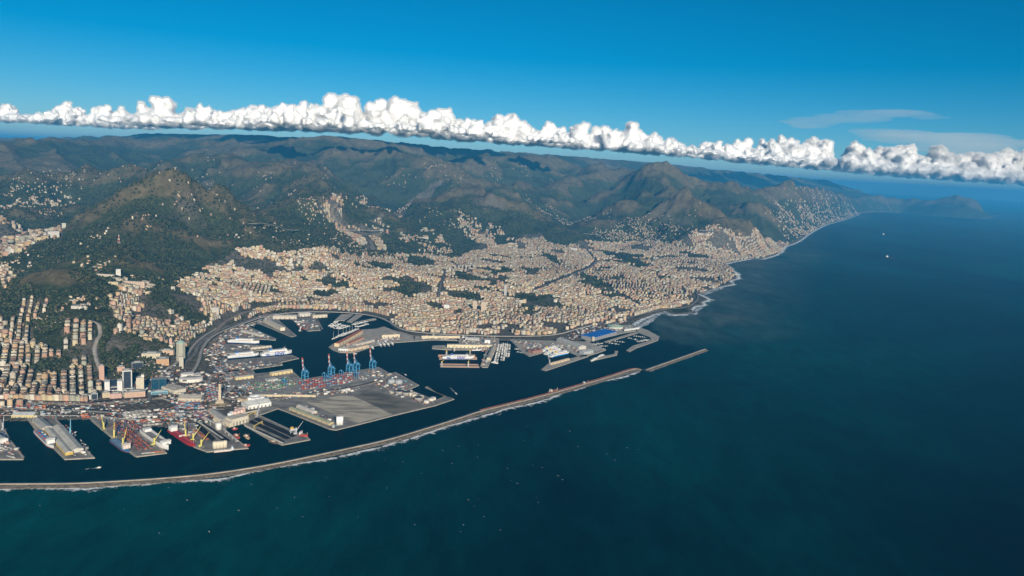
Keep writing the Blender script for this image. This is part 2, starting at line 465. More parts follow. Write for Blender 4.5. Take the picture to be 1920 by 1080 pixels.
def terrain_material():
    m = bpy.data.materials.new('terrain_cover')
    m.use_nodes = True
    nt = m.node_tree; N = nt.nodes; L = nt.links
    b = N['Principled BSDF']
    b.inputs['Roughness'].default_value = 1.0
    b.inputs['Specular IOR Level'].default_value = 0.0
    a = N.new('ShaderNodeAttribute'); a.attribute_name = 'cover'
    sp = N.new('ShaderNodeSeparateColor'); L.new(a.outputs['Color'], sp.inputs[0])
    tc = N.new('ShaderNodeTexCoord')
    def noise(scale, detail=6, rough=0.6):
        n = N.new('ShaderNodeTexNoise'); n.inputs['Scale'].default_value = scale
        n.inputs['Detail'].default_value = detail; n.inputs['Roughness'].default_value = rough
        L.new(tc.outputs['Object'], n.inputs['Vector']); return n.outputs['Fac']
    def ramp(f, stops):
        r = N.new('ShaderNodeValToRGB'); e = r.color_ramp.elements
        while len(e) < len(stops): e.new(0.5)
        for i, (p, c) in enumerate(stops): e[i].position = p; e[i].color = (*c, 1)
        L.new(f, r.inputs[0]); return r.outputs[0]
    def mix(f, c1, c2):
        x = N.new('ShaderNodeMix'); x.data_type = 'RGBA'
        if isinstance(f, float): x.inputs[0].default_value = f
        else: L.new(f, x.inputs[0])
        L.new(c1, x.inputs[6]); L.new(c2, x.inputs[7]); return x.outputs[2]
    def math_(op, p, q):
        x = N.new('ShaderNodeMath'); x.operation = op
        for i, v in enumerate((p, q)):
            if isinstance(v, float): x.inputs[i].default_value = v
            else: L.new(v, x.inputs[i])
        return x.outputs[0]
    wood = ramp(noise(0.035, 7, 0.75), [(0.30, (0.018, 0.026, 0.013)), (0.52, (0.054, 0.066, 0.031)), (0.72, (0.105, 0.112, 0.056))])
    scrub = ramp(noise(0.012, 7, 0.7), [(0.3, (0.076, 0.068, 0.038)), (0.55, (0.135, 0.112, 0.064)), (0.75, (0.21, 0.178, 0.11))])
    town = ramp(noise(0.06, 6, 0.7), [(0.3, (0.045, 0.05, 0.034)), (0.5, (0.13, 0.118, 0.095)), (0.7, (0.27, 0.24, 0.19))])
    rock = ramp(noise(0.08, 6, 0.7), [(0.35, (0.07, 0.065, 0.052)), (0.65, (0.20, 0.175, 0.14))])
    fine = noise(0.004, 8, 0.65)
    k = math_('ADD', math_('SUBTRACT', sp.outputs[1], 0.55), math_('MULTIPLY', math_('SUBTRACT', fine, 0.5), 1.5))
    kk = N.new('ShaderNodeMapRange'); kk.inputs[1].default_value, kk.inputs[2].default_value = 0.0, 0.35; L.new(k, kk.inputs[0])
    c = mix(kk.outputs[0], wood, scrub)
    c = mix(sp.outputs[0], c, town)
    c = mix(sp.outputs[2], c, rock)
    L.new(c, b.inputs['Base Color'])
    bp = N.new('ShaderNodeBump'); bp.inputs['Strength'].default_value = 1.0; bp.inputs['Distance'].default_value = 22
    L.new(noise(0.03, 6, 0.7), bp.inputs['Height'])
    L.new(bp.outputs[0], b.inputs['Normal'])
    return m
terrain = link('terrain', me, terrain_material())
tag(terrain, 'wooded coastal mountains and valleys with a town at their foot', kind='structure')

# ------------------------------------------------------------------ sea
def sea_material():
    m = bpy.data.materials.new('sea_water')
    m.use_nodes = True
    nt = m.node_tree; N = nt.nodes; L = nt.links
    b = N['Principled BSDF']
    b.inputs['Roughness'].default_value = 0.32
    b.inputs['IOR'].default_value = 1.33
    b.inputs['Specular IOR Level'].default_value = 0.003
    tc = N.new('ShaderNodeTexCoord')
    def noise(scale, detail, rough, sx=1.0, sy=1.0, dist=0.0, rz=0.0):
        mp = N.new('ShaderNodeMapping'); mp.inputs['Scale'].default_value = (sx, sy, 1); mp.inputs['Rotation'].default_value[2] = rz
        L.new(tc.outputs['Object'], mp.inputs[0])
        n = N.new('ShaderNodeTexNoise'); n.inputs['Scale'].default_value = scale; n.inputs['Detail'].default_value = detail
        n.inputs['Roughness'].default_value = rough; n.inputs['Distortion'].default_value = dist
        L.new(mp.outputs[0], n.inputs['Vector']); return n.outputs['Fac']
    # clearer and murkier water masses drifting along the coast
    r = N.new('ShaderNodeValToRGB'); e = r.color_ramp.elements
    e[0].position, e[0].color = 0.34, (0.0, 0.002, 0.007, 1)
    e[1].position, e[1].color = 0.62, (0.0, 0.050, 0.052, 1)
    L.new(noise(0.00042, 5, 0.55, 1.0, 0.55, 0.6, 0.5), r.inputs[0])
    a = N.new('ShaderNodeAttribute'); a.attribute_name = 'water'
    sp = N.new('ShaderNodeSeparateColor'); L.new(a.outputs['Color'], sp.inputs[0])
    def mix(f, c1, c2, rgb=None):
        x = N.new('ShaderNodeMix'); x.data_type = 'RGBA'; L.new(f, x.inputs[0]); L.new(c1, x.inputs[6])
        if rgb: x.inputs[7].default_value = (*rgb, 1)
        else: L.new(c2, x.inputs[7])
        return x.outputs[2]
    c = mix(sp.outputs[1], r.outputs[0], None, (0.0, 0.009, 0.010))     # sheltered harbour basins
    c = mix(sp.outputs[2], c, None, (0.0, 0.0001, 0.0012))                # deep open water
    mu = N.new('ShaderNodeMath'); mu.operation = 'MULTIPLY'; mu.use_clamp = True
    mr = N.new('ShaderNodeMapRange'); mr.inputs[1].default_value, mr.inputs[2].default_value = 0.30, 0.62
    L.new(noise(0.0022, 5, 0.6, 1, 0.5, 1.0), mr.inputs[0])
    L.new(mr.outputs[0], mu.inputs[0]); L.new(sp.outputs[0], mu.inputs[1])
    c = mix(mu.outputs[0], c, None, (0.062, 0.088, 0.082))                 # river silt along the shore
    # wave slopes' light and dark painted into the water colour, with wind streaks
    sw = N.new('ShaderNodeMapRange'); sw.inputs[1].default_value, sw.inputs[2].default_value, sw.inputs[3].default_value, sw.inputs[4].default_value = 0.3, 0.7, 0.55, 1.5
    L.new(noise(0.012, 7, 0.72, 1.0, 0.35, 0.3, 0.6), sw.inputs[0])
    ms = N.new('ShaderNodeMix'); ms.data_type, ms.blend_type = 'RGBA', 'MULTIPLY'; ms.inputs[0].default_value = 1
    L.new(c, ms.inputs[6]); L.new(sw.outputs[0], ms.inputs[7])
    L.new(ms.outputs[2], b.inputs['Base Color'])
    bp = N.new('ShaderNodeBump'); bp.inputs['Strength'].default_value = 0.35; bp.inputs['Distance'].default_value = 1.6
    ad = N.new('ShaderNodeMath'); ad.operation = 'ADD'
    L.new(noise(0.02, 5, 0.7, 1.0, 0.5, 0.4, 0.9), ad.inputs[0]); L.new(noise(0.11, 3, 0.6, 1, 0.6), ad.inputs[1])
    L.new(ad.outputs[0], bp.inputs['Height'])
    L.new(bp.outputs[0], b.inputs['Normal'])
    return m
sa = np.linspace(R(-75), R(75), 250)
srr = np.concatenate([np.linspace(300, 2000, 20)[:-1], 2000 * (118000 / 2000) ** np.linspace(0, 1, 230)])
SA, SR = np.meshgrid(sa, srr)
SX, SY = np.sin(SA) * SR, np.cos(SA) * SR
sdc = np.full(SX.size, 1e9)
for i in range(n_shore - 1):
    sdc = np.minimum(sdc, seg_dist(SX.ravel(), SY.ravel(), coast_w[i], coast_w[i + 1])[0])
MOLE_PX = [(-700, 912), (-300, 911), (0, 909), (83, 908.5), (146, 908), (229, 903.5), (312, 898), (400, 890), (508, 873), (612, 851), (700, 832), (737, 823),
           (800, 804), (867, 783), (892, 774), (950, 760), (1000, 748), (1100, 720), (1150, 705), (1188, 692), (1203, 694.5)]
MOLE2_PX = [(1208, 695), (1319, 656)]
mole_w = [tuple(p) for p in at(*np.array(MOLE_PX).T)]
mole2_w = [tuple(p) for p in at(*np.array(MOLE2_PX).T)]
harbour = inside(mole_w + mole2_w + [tuple(at(1235, 632)), tuple(at(1200, 560)), (at(1000, 560)[0], 6000), (-4000, 6000)], SX.ravel(), SY.ravel())
offshore = sstep(900, 3200, sdc)
silt_axis = np.full(SX.size, 1e9)
for a_, b_ in zip([(1190, 608), (1310, 600), (1370, 535), (1390, 500)], [(1310, 600), (1370, 535), (1390, 500), (1480, 470)]):
    silt_axis = np.minimum(silt_axis, seg_dist(SX.ravel(), SY.ravel(), at(*a_), at(*b_))[0])
silt = np.clip(1 - silt_axis / 700, 0, 1) ** 0.8 * (~harbour) + 0.45 * np.clip(1 - sdc / 500, 0, 1) * (SX.ravel() > 900)
idx = np.arange(SX.size).reshape(SX.shape)
me = np_mesh('sea', np.stack([SX.ravel(), SY.ravel(), np.zeros(SX.size)], -1), quads=np.stack([idx[:-1, :-1], idx[:-1, 1:], idx[1:, 1:], idx[1:, :-1]], -1).reshape(-1, 4))
ca = me.attributes.new('water', 'FLOAT_COLOR', 'POINT')
cc = np.ones((SX.size, 4), np.float32)
cc[:, 0] = np.clip(silt, 0, 1); cc[:, 1] = harbour * 0.8; 
mole_all = mole_w + mole2_w
dm = np.full(SX.size, 1e9)
for i in range(len(mole_all) - 1):
    dm = np.minimum(dm, seg_dist(SX.ravel(), SY.ravel(), mole_all[i], mole_all[i + 1])[0])
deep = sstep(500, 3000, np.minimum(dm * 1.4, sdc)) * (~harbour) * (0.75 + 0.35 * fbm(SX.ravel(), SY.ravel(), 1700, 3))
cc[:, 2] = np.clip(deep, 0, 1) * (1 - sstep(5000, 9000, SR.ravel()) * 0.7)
ca.data.foreach_set('color', cc.ravel())
sea = link('sea', me, sea_material())
tag(sea, 'deep teal sea and sheltered harbour water', kind='structure')

# ------------------------------------------------------------------ haze
def haze_material():
    m = bpy.data.materials.new('haze_air')
    m.use_nodes = True
    nt = m.node_tree
    nt.nodes.remove(nt.nodes['Principled BSDF'])
    v = nt.nodes.new('ShaderNodeVolumePrincipled')
    v.inputs['Color'].default_value = (0.075, 0.50, 1.0, 1)
    v.inputs['Density'].default_value = 2.9e-5
    v.inputs['Anisotropy'].default_value = 0.0
    nt.links.new(v.outputs[0], nt.nodes['Material Output'].inputs['Volume'])
    return m
HB = 120000.0
HAZE_TOP = float(TH.max()) + 20.0
bmz = bmesh.new()
bmesh.ops.create_cube(bmz, size=1.0)
me = bpy.data.meshes.new('haze')
for v in bmz.verts:
    v.co = Vector((v.co.x * 2 * HB, v.co.y * 2 * HB, (v.co.z + 0.5) * (HAZE_TOP + 13) - 13))
bmz.to_mesh(me); bmz.free()
haze = link('haze', me, haze_material())
tag(haze, 'thin blue haze in the air', kind='stuff')
# ================================================================== clouds
def cloud_material():
    m = bpy.data.materials.new('cloud_white')
    m.use_nodes = True
    nt = m.node_tree; N = nt.nodes; L = nt.links
    N.remove(N['Principled BSDF'])
    v = N.new('ShaderNodeVolumePrincipled')
    v.inputs['Color'].default_value = (0.99, 0.99, 0.99, 1)
    v.inputs['Density'].default_value = 0.009
    v.inputs['Anisotropy'].default_value = 0.0
    L.new(v.outputs[0], N['Material Output'].inputs['Volume'])
    return m
CLOUD_MAT = cloud_material()
CORE_MAT = mat('cloud_core', (0.96, 0.96, 0.97), 1.0, spec=0.0)
TEX = []
for i, (sz, dep) in enumerate(((1.0, 3), (0.35, 4))):
    t = bpy.data.textures.new('puff_%d' % i, 'CLOUDS')
    t.noise_scale, t.noise_depth = sz, dep
    TEX.append(t)
def make_cloud(loc, width, height, depth, seed, az_):
    """a heap of fused puffs with a flat base; loc is the middle of the base"""
    rs = random.Random(seed)
    bm = bmesh.new()
    blobs = []
    n = max(6, int(width / height * 6))
    for i in range(n):
        u = rs.uniform(-1, 1)
        env = (1 - abs(u) ** 2.2)
        top = height * max(0.25, env) * rs.choice([0.35, 0.5, 0.62, 0.8, 1.0])
        rad = max(0.16 * height, top * rs.uniform(0.32, 0.5))
        x, y = u * width * 0.5, rs.uniform(-0.5, 0.5) * depth
        blobs.append((x, y, max(rad * 0.55, top - rad), rad))
        blobs.append((x + rs.uniform(-.3, .3) * rad, y + rs.uniform(-.3, .3) * rad, rad * 0.7, rad * 1.15))
        for k in range(4):
            r2 = rad * rs.uniform(0.3, 0.6)
            a_, e_ = rs.uniform(0, 6.28), rs.uniform(-0.1, 1.3)
            blobs.append((x + math.cos(a_) * math.cos(e_) * rad, y + math.sin(a_) * math.cos(e_) * rad, max(r2 * 0.5, top - rad + math.sin(e_) * rad), r2))
    for (x, y, z, r) in blobs:
        bmesh.ops.create_icosphere(bm, subdivisions=2, radius=r, matrix=Matrix.Translation((x, y, z)))
    for i in range(9):       # loose lower puffs that tie the heap together
        u = -0.52 + 1.04 * i / 8
        bmesh.ops.create_icosphere(bm, subdivisions=2, radius=1.0, matrix=Matrix.Translation((u * width, rs.uniform(-.15, .15) * depth, (0.14 + rs.uniform(-.05, .06)) * height)) @ Matrix.Diagonal((width * 0.1, height * rs.uniform(.2, .3), height * rs.uniform(.17, .25), 1)))
    zmin = -0.05 * height
    for v in bm.verts:
        if v.co.z < zmin: v.co.z = zmin + (v.co.z - zmin) * 0.45
    me = bpy.data.meshes.new('cloud')
    bm.to_mesh(me); bm.free()
    o = link('cloud', me, CLOUD_MAT, None, loc, -az_)
    vox = max(height / 17.0, width / 90.0)
    md = o.modifiers.new('fuse', 'REMESH'); md.mode = 'VOXEL'; md.voxel_size = vox; md.use_smooth_shade = True
    for k, (tex, s, st) in enumerate(((TEX[0], 0.30, 0.30), (TEX[1], 0.26, 0.11))):
        d = o.modifiers.new('puff', 'DISPLACE')
        d.texture = tex; d.strength = st * height; d.mid_level = 0.5
        tex.noise_scale = tex.noise_scale
        d.texture_coords = 'LOCAL'
    return o
# texture sizes are in metres
TEX[0].noise_scale, TEX[1].noise_scale = 210.0, 70.0
# (x, base y, half width, height) in photograph points, plan distance in km
CL = [(20, 238, 48, 26, 27), (130, 238, 58, 34, 26), (215, 238, 48, 30, 26), (285, 240, 55, 34, 21), (335, 241, 55, 48, 20), (420, 243, 65, 36, 18), (490, 244, 60, 36, 17.5),
      (555, 246, 60, 44, 16.5), (610, 247, 52, 54, 16.2), (665, 250, 55, 58, 16), (720, 255, 50, 48, 16), (770, 259, 60, 60, 16), (830, 262, 60, 52, 16.3), (885, 266, 52, 44, 16.8), (945, 270, 60, 44, 17.2),
      (1010, 274, 56, 40, 17.6), (1060, 277, 46, 38, 18), (1115, 280, 60, 48, 18.2), (1165, 284, 54, 44, 18.8), (1215, 287, 46, 40, 19.4), (1270, 291, 54, 42, 20.2), (1335, 298, 52, 28, 22), (1390, 304, 46, 34, 24),
      (1435, 308, 48, 38, 26), (1485, 312, 48, 46, 28), (1540, 318, 50, 46, 31), (1590, 323, 50, 44, 34), (1640, 328, 54, 48, 38), (1690, 332, 50, 46, 42), (1740, 337, 56, 46, 46), (1800, 342, 58, 52, 50), (1860, 346, 56, 48, 54), (1920, 350, 60, 52, 58), (1990, 354, 60, 46, 60)]
CLOUDS = []
def k_m(dk): return dk * 1000 / LENS_PX
for i, (cx, by, hw, hh, dk) in enumerate(CL):
    x, y, z = at_d(cx, by, dk * 1000)
    z = max(z, HAZE_TOP + 20.0)
    k = dk * 1000 / LENS_PX
    az_ = math.atan2(x, y)
    o = make_cloud((x, y, z), 2 * hw * k * 1.25, hh * k * 1.0, hh * k * 1.6, 100 + i, az_)
    over = 'western hills' if cx < 250 else 'fort peak' if cx < 460 else 'river valley' if cx < 700 else 'quarry ridge' if cx < 960 else 'eastern massif' if cx < 1310 else 'coast villages' if cx < 1660 else 'sea beyond the headland'
    size = 'tall towering' if hh >= 54 else 'tall' if hh >= 46 else 'middling' if hh >= 38 else 'low'
    tag(o, '%s white heaped cloud in the row over the %s' % (size, over), 'cloud', 'heaped clouds in a row above the mountains')
    CLOUDS.append((o, hh * k))
# smaller heaps added before the row to cast shadows on the mountains behind
for i, (cx, dk, hw, hh, where) in enumerate([(535, 13.2, 40, 34, 'river valley'), (650, 13.0, 46, 40, 'river valley'), (735, 12.8, 36, 32, 'quarry ridge'), (815, 13.2, 48, 38, 'quarry ridge'), (905, 13.8, 40, 30, 'quarry ridge'), (1040, 14.6, 42, 30, 'eastern massif')]):
    k = dk * 1000 / LENS_PX
    x, y, _ = at_d(cx, 250, dk * 1000)
    o = make_cloud((x, y, HAZE_TOP + 30.0), 2 * hw * k, hh * k, hw * k * 1.5, 300 + i, math.atan2(x, y))
    tag(o, 'small white cloud added for its shadow before the row over the %s' % where, 'cloud', 'small clouds before the row')
    CLOUDS.append((o, hh * k))
# bake the puffing once so that the clouds are plain meshes: a dense core in a thinner veil
dg = bpy.context.evaluated_depsgraph_get()
for o, hgt in CLOUDS:
    m2 = bpy.data.meshes.new_from_object(o.evaluated_get(dg))
    o.modifiers.clear()
    o.data = m2
    n = len(m2.vertices)
    m2.polygons.foreach_set('use_smooth', np.ones(len(m2.polygons), bool))
    co, no = np.empty(n * 3, np.float32), np.empty(n * 3, np.float32)
    m2.vertices.foreach_get('co', co); m2.vertices.foreach_get('normal', no)
    o.location.z = max(o.location.z - hgt * 0.12, HAZE_TOP + 6.0 - float(co[2::3].min()))      # the base floats just clear of the hazy air
    m3 = m2.copy()
    m3.vertices.foreach_set('co', co - no * hgt * 0.075)
    m3.materials.clear()
    link('core', m3, CORE_MAT, o)
# thin streaks of high cloud far out over the sea
VEIL = cloud_material(); VEIL.name = 'cloud_veil'
for n_ in VEIL.node_tree.nodes:
    if n_.type == 'PRINCIPLED_VOLUME': n_.inputs['Density'].default_value = 0.00016; n_.inputs['Color'].default_value = (1, 1, 1, 1)
def streak(pts, dk, th, label, seed):
    """a flat drifting sheet made of overlapping lens-shaped wisps"""
    rs_ = random.Random(seed)
    k = dk * 1000 / LENS_PX
    c0 = at_d(*pts[len(pts) // 2][:2], dk * 1000)
    az_ = math.atan2(c0[0], c0[1])
    bm = bmesh.new()
    for (px, py, hw) in pts:
        x, y, z = at_d(px, py, dk * 1000)
        u = (x - c0[0]) * math.cos(az_) - (y - c0[1]) * math.sin(az_)
        for q in range(4):
            bmesh.ops.create_icosphere(bm, subdivisions=3, radius=1.0, matrix=Matrix.Translation((u + rs_.uniform(-.6, .6) * hw * k, rs_.uniform(-.5, .5) * hw * k, z - c0[2] + rs_.uniform(-1, 1) * th * k)) @ Matrix.Diagonal((hw * k * rs_.uniform(.7, 1.3), hw * k * rs_.uniform(.5, .9), th * k * rs_.uniform(.35, .8), 1)))
    me = bpy.data.meshes.new('cloud_streak'); bm.to_mesh(me); bm.free()
    o = link('cloud_streak', me, VEIL, None, c0, -az_)
    md = o.modifiers.new('fuse', 'REMESH'); md.mode = 'VOXEL'; md.voxel_size = th * k * .36; md.use_smooth_shade = True
    d_ = o.modifiers.new('puff', 'DISPLACE'); d_.texture = TEX[0]; d_.strength = th * k * .5; d_.texture_coords = 'LOCAL'
    dg_ = bpy.context.evaluated_depsgraph_get()
    m2 = bpy.data.meshes.new_from_object(o.evaluated_get(dg_)); o.modifiers.clear(); o.data = m2
    tag(o, label, 'cloud')
streak([(1500, 231, 34), (1550, 227, 40), (1600, 220, 44), (1650, 216, 46), (1700, 216, 40), (1745, 215, 24)], 40, 6, 'thin feathery cloud streak high above the heaped clouds', 1)
streak([(1650, 252, 40), (1710, 258, 60), (1770, 265, 70), (1830, 272, 80), (1900, 280, 90)], 46, 9, 'long grey veil of cloud just above the heaped clouds over the sea', 2)
# ================================================================== quays and breakwater
QZ = 2.9
ASPH = mat('quay_asphalt', (0.215, 0.20, 0.178), 0.95, 0.45, 0.02)
PALE = mat('quay_concrete', (0.36, 0.33, 0.28), 0.95, 0.25, 0.03)
EDGE = mat('quay_edge_stone', (0.36, 0.325, 0.27), 0.95, 0.2, 0.05)
QUAYS = []
def quay(name, pts, m=ASPH, z=QZ, rim=7.0, bottom=-6.0):
    w = [tuple(at(*p, z)) for p in pts]
    QUAYS.append(w)
    bm = bmesh.new()
    vs_ = [bm.verts.new((x, y, z)) for x, y in w]
    f = bm.faces.new(vs_)
    if f.normal.z < 0 or f.calc_area() and sum((w[i][0] * w[(i + 1) % len(w)][1] - w[(i + 1) % len(w)][0] * w[i][1]) for i in range(len(w))) < 0:
        f.normal_flip()
    ex = bmesh.ops.extrude_face_region(bm, geom=[f])
    down = [g for g in ex['geom'] if isinstance(g, bmesh.types.BMVert)]
    for v in down: v.co.z = bottom
    bm.normal_update()
    top = max(bm.faces, key=lambda q: q.calc_center_median().z)
    for q in bm.faces: q.material_index = 1
    if rim:
        bmesh.ops.inset_region(bm, faces=[top], thickness=rim, use_even_offset=True)
        for q in bm.faces: q.material_index = 1
        top = max((q for q in bm.faces), key=lambda q: (q.calc_center_median().z > z - 0.01) * q.calc_area())
    top.material_index = 0
    bmesh.ops.recalc_face_normals(bm, faces=bm.faces)
    me = bpy.data.meshes.new(name)
    bm.to_mesh(me); bm.free()
    o = link(name, me, [m, EDGE])
    return tag(o, None, kind='structure')
quay('pier', [(-90, 780), (2, 786), (6, 798), (20, 825), (46, 857), (44, 861), (-90, 861)])
quay('pier', [(50, 784), (56, 792), (69, 810), (117, 857), (121, 861), (178, 858), (108, 788), (106, 782)])
quay('pier', [(165, 780), (172, 789), (212, 823), (251, 854), (256, 856), (313, 849), (277, 811), (284, 804), (284, 790)])
quay('pier', [(312, 792), (319, 805), (364, 838), (383, 845), (388, 847), (466, 840), (424, 807), (424, 795)])
quay('pier', [(450, 788), (459, 798), (508, 826), (529, 834), (582, 824), (578, 820), (487, 778), (480, 770)])
quay('quay', [(480, 745), (487, 778), (521, 766), (535, 771), (617, 804), (630, 806), (675, 795), (737, 779), (817, 760), (852, 748), (820, 735), (801, 724), (797, 726),
              (835, 742), (817, 750), (767, 730), (786, 722), (742, 697.5), (731, 700), (710, 688), (640, 699.5), (566, 711), (547, 694), (479, 700.5), (472, 691.5), (420, 695), (425, 715)], rim=5)
quay('quay', [(412, 700), (472, 692), (530, 684), (527, 679), (561, 671.5), (547, 665.5), (485, 670.5), (426, 675.5), (412, 676)], rim=4)
quay('pier', [(405, 664), (417, 663.5), (511, 655), (510, 649), (485, 646.5), (429, 644.5), (405, 645)], rim=4)
quay('pier', [(415, 634), (435, 632.5), (517, 637.5), (518, 635), (473, 615), (460, 612), (430, 625)], rim=4)
quay('pier', [(478, 604), (492, 609), (546, 631.5), (556, 629), (527, 604.5), (520, 597), (500, 596)], rim=4)
quay('quay', [(545, 596), (556, 607), (573, 618), (577, 620.5), (601, 619), (595, 600), (594, 596)], rim=4)
quay('jetty', [(592, 597.5), (603, 617), (605.5, 616), (595.5, 597)], rim=0)
quay('pier', [(720, 612), (706, 616), (678, 618), (624, 645), (616, 650.5), (624, 656), (636, 660.5), (658, 661), (672, 659), (690, 652.5), (705, 648), (741, 642), (777, 639.5), (778, 630), (735, 618)], m=PALE, rim=4)
quay('jetty', [(640, 589), (628, 600), (646, 601), (663, 589)], m=PALE, rim=0)
quay('jetty', [(668, 589), (650, 603), (660, 604), (680, 591)], m=PALE, rim=0)
quay('jetty', [(704, 596), (664, 604), (664, 606), (706, 599)], m=PALE, rim=0)
quay('quay', [(775, 630), (777, 639.5), (812, 637), (860, 638.5), (862, 632)], m=PALE, rim=4)
quay('quay', [(855, 634), (862, 644), (833, 647), (811, 648), (810, 653.5), (840, 655.5), (885, 656), (912, 656), (906, 672), (900, 686), (904, 688.5), (915, 688.5), (936, 642), (936, 634)], m=PALE, rim=4)
quay('quay', [(955, 636), (964, 645), (983, 663), (992, 668), (1015, 662), (1030, 655), (1050, 652), (1067, 660), (1088, 669), (1102, 667), (1123, 661), (1136, 656), (1120, 648), (1102, 640), (1060, 640)], m=PALE, rim=4)
quay('jetty', [(1015, 692.5), (1023, 695), (1104, 668), (1098, 664), (1070, 672), (1029, 681)], m=PALE, rim=3)
quay('jetty', [(1106, 675), (1120, 674), (1157, 665.5), (1159, 658), (1153, 657.5), (1152, 663.5), (1112, 671)], m=PALE, rim=0)
quay('quay', [(1090, 632), (1100, 640), (1115, 638), (1168, 624.5), (1196, 620), (1186, 609), (1160, 610)], m=PALE, rim=3)
quay('jetty', [(1132, 640.5), (1137, 642), (1197, 624), (1192, 622)], m=PALE, rim=0)
quay('mole', [(1190, 611), (1215, 619), (1230, 627.5), (1236, 632), (1234, 638), (1194, 652), (1180, 659.5), (1174, 657), (1187, 648), (1221, 638), (1219, 632), (1198, 624), (1186, 615)], m=PALE, rim=4)

def strip(line, widths, zs, mats, name, parent=None, zoff=0.0):
    """a long body with a profile given as offsets to the seaward side"""
    n = len(line)
    pts = np.array(line, float)
    tg = np.gradient(pts, axis=0); tg /= np.linalg.norm(tg, axis=1)[:, None]
    nr = np.stack([tg[:, 1], -tg[:, 0]], 1)
    k = len(widths)
    V = np.concatenate([np.concatenate([pts + nr * w, np.full((n, 1), z + zoff)], 1) for w, z in zip(widths, zs)])
    Q = []
    for j in range(k - 1):
        a = np.arange(n - 1) + j * n
        Q.append(np.stack([a, a + 1, a + 1 + n, a + n], 1))
    me = np_mesh(name, V, quads=np.concatenate(Q), mat_idx=np.repeat(np.arange(k - 1) % max(1, len(mats)), n - 1) if len(mats) > 1 else None)
    return link(name, me, mats, parent)
def dense(line, step):
    out = []
    for a, b in zip(line[:-1], line[1:]):
        m_ = max(1, int(math.hypot(b[0] - a[0], b[1] - a[1]) / step))
        out += [(a[0] + (b[0] - a[0]) * t / m_, a[1] + (b[1] - a[1]) * t / m_) for t in range(m_)]
    return out + [line[-1]]
def smooth_line(line, it=2):
    p = np.array(line, float)
    for _ in range(it):
        q = np.empty((2 * len(p) - 2, 2))
        q[0::2] = p[:-1] * 0.75 + p[1:] * 0.25
        q[1::2] = p[:-1] * 0.25 + p[1:] * 0.75
        p = np.concatenate([p[:1], q, p[-1:]])
    return [tuple(v) for v in p]
WALLC = mat('breakwater_wall', (0.33, 0.285, 0.225), 0.95, 0.2, 0.03)
ROCKC = mat('breakwater_rock', (0.135, 0.115, 0.092), 1.0, 0.5, 0.12)
REDW = mat('breakwater_red_coping', (0.30, 0.105, 0.065), 0.9, 0.25, 0.03)
FOAM = None
def foam_material():
    m = bpy.data.materials.new('sea_foam')
    m.use_nodes = True
    nt = m.node_tree; N = nt.nodes; L = nt.links
    b = N['Principled BSDF']
    b.inputs['Base Color'].default_value = (0.80, 0.84, 0.84, 1)
    b.inputs['Roughness'].default_value = 0.9
    tc = N.new('ShaderNodeTexCoord')
    nz = N.new('ShaderNodeTexNoise'); nz.inputs['Scale'].default_value = 0.035; nz.inputs['Detail'].default_value = 7; nz.inputs['Roughness'].default_value = 0.8
    L.new(tc.outputs['Object'], nz.inputs['Vector'])
    a = N.new('ShaderNodeAttribute'); a.attribute_name = 'froth'
    st = N.new('ShaderNodeMapRange'); st.clamp = False; st.inputs[1].default_value, st.inputs[2].default_value, st.inputs[3].default_value, st.inputs[4].default_value = 0.35, 0.65, 0.2, 0.8
    L.new(nz.outputs['Fac'], st.inputs[0])
    ad = N.new('ShaderNodeMath'); ad.operation = 'ADD'
    L.new(st.outputs[0], ad.inputs[0]); L.new(a.outputs['Fac'], ad.inputs[1])
    mr = N.new('ShaderNodeMapRange'); mr.inputs[1].default_value, mr.inputs[2].default_value = 0.95, 1.16
    L.new(ad.outputs[0], mr.inputs[0])
    L.new(mr.outputs[0], b.inputs['Alpha'])
    return m
FOAM = foam_material()
def foam(line, offs, fr, z=0.25, amp=10.0, step=12.0, seed=0):
    """broken surf lying along a shore: offs are distances off the line, fr how thick the froth is there"""
    pts = np.array(dense(line, step), float)
    tg = np.gradient(pts, axis=0); tg /= np.linalg.norm(tg, axis=1)[:, None] + 1e-9
    nr = np.stack([tg[:, 1], -tg[:, 0]], 1)
    s = np.concatenate([[0], np.cumsum(np.linalg.norm(np.diff(pts, axis=0), axis=1))])
    wob = 1 + 0.55 * fbm(s / 1.0, np.full(len(s), seed * 77.7), 240, 4)
    n, k = len(pts), len(offs)
    V = np.concatenate([np.concatenate([pts + nr * (w * (wob if w > 0 else np.ones(n)))[:, None], np.full((n, 1), z)], 1) for w in offs])
    Q = [np.stack([np.arange(n - 1) + j * n, np.arange(n - 1) + 1 + j * n, np.arange(n - 1) + 1 + (j + 1) * n, np.arange(n - 1) + (j + 1) * n], 1) for j in range(k - 1)]
    me = np_mesh('surf', V, quads=np.concatenate(Q))
    at_ = me.attributes.new('froth', 'FLOAT', 'POINT')
    at_.data.foreach_set('value', np.repeat(np.array(fr, np.float32), n))
    o = link('surf', me, FOAM)
    return tag(o, None, kind='stuff')
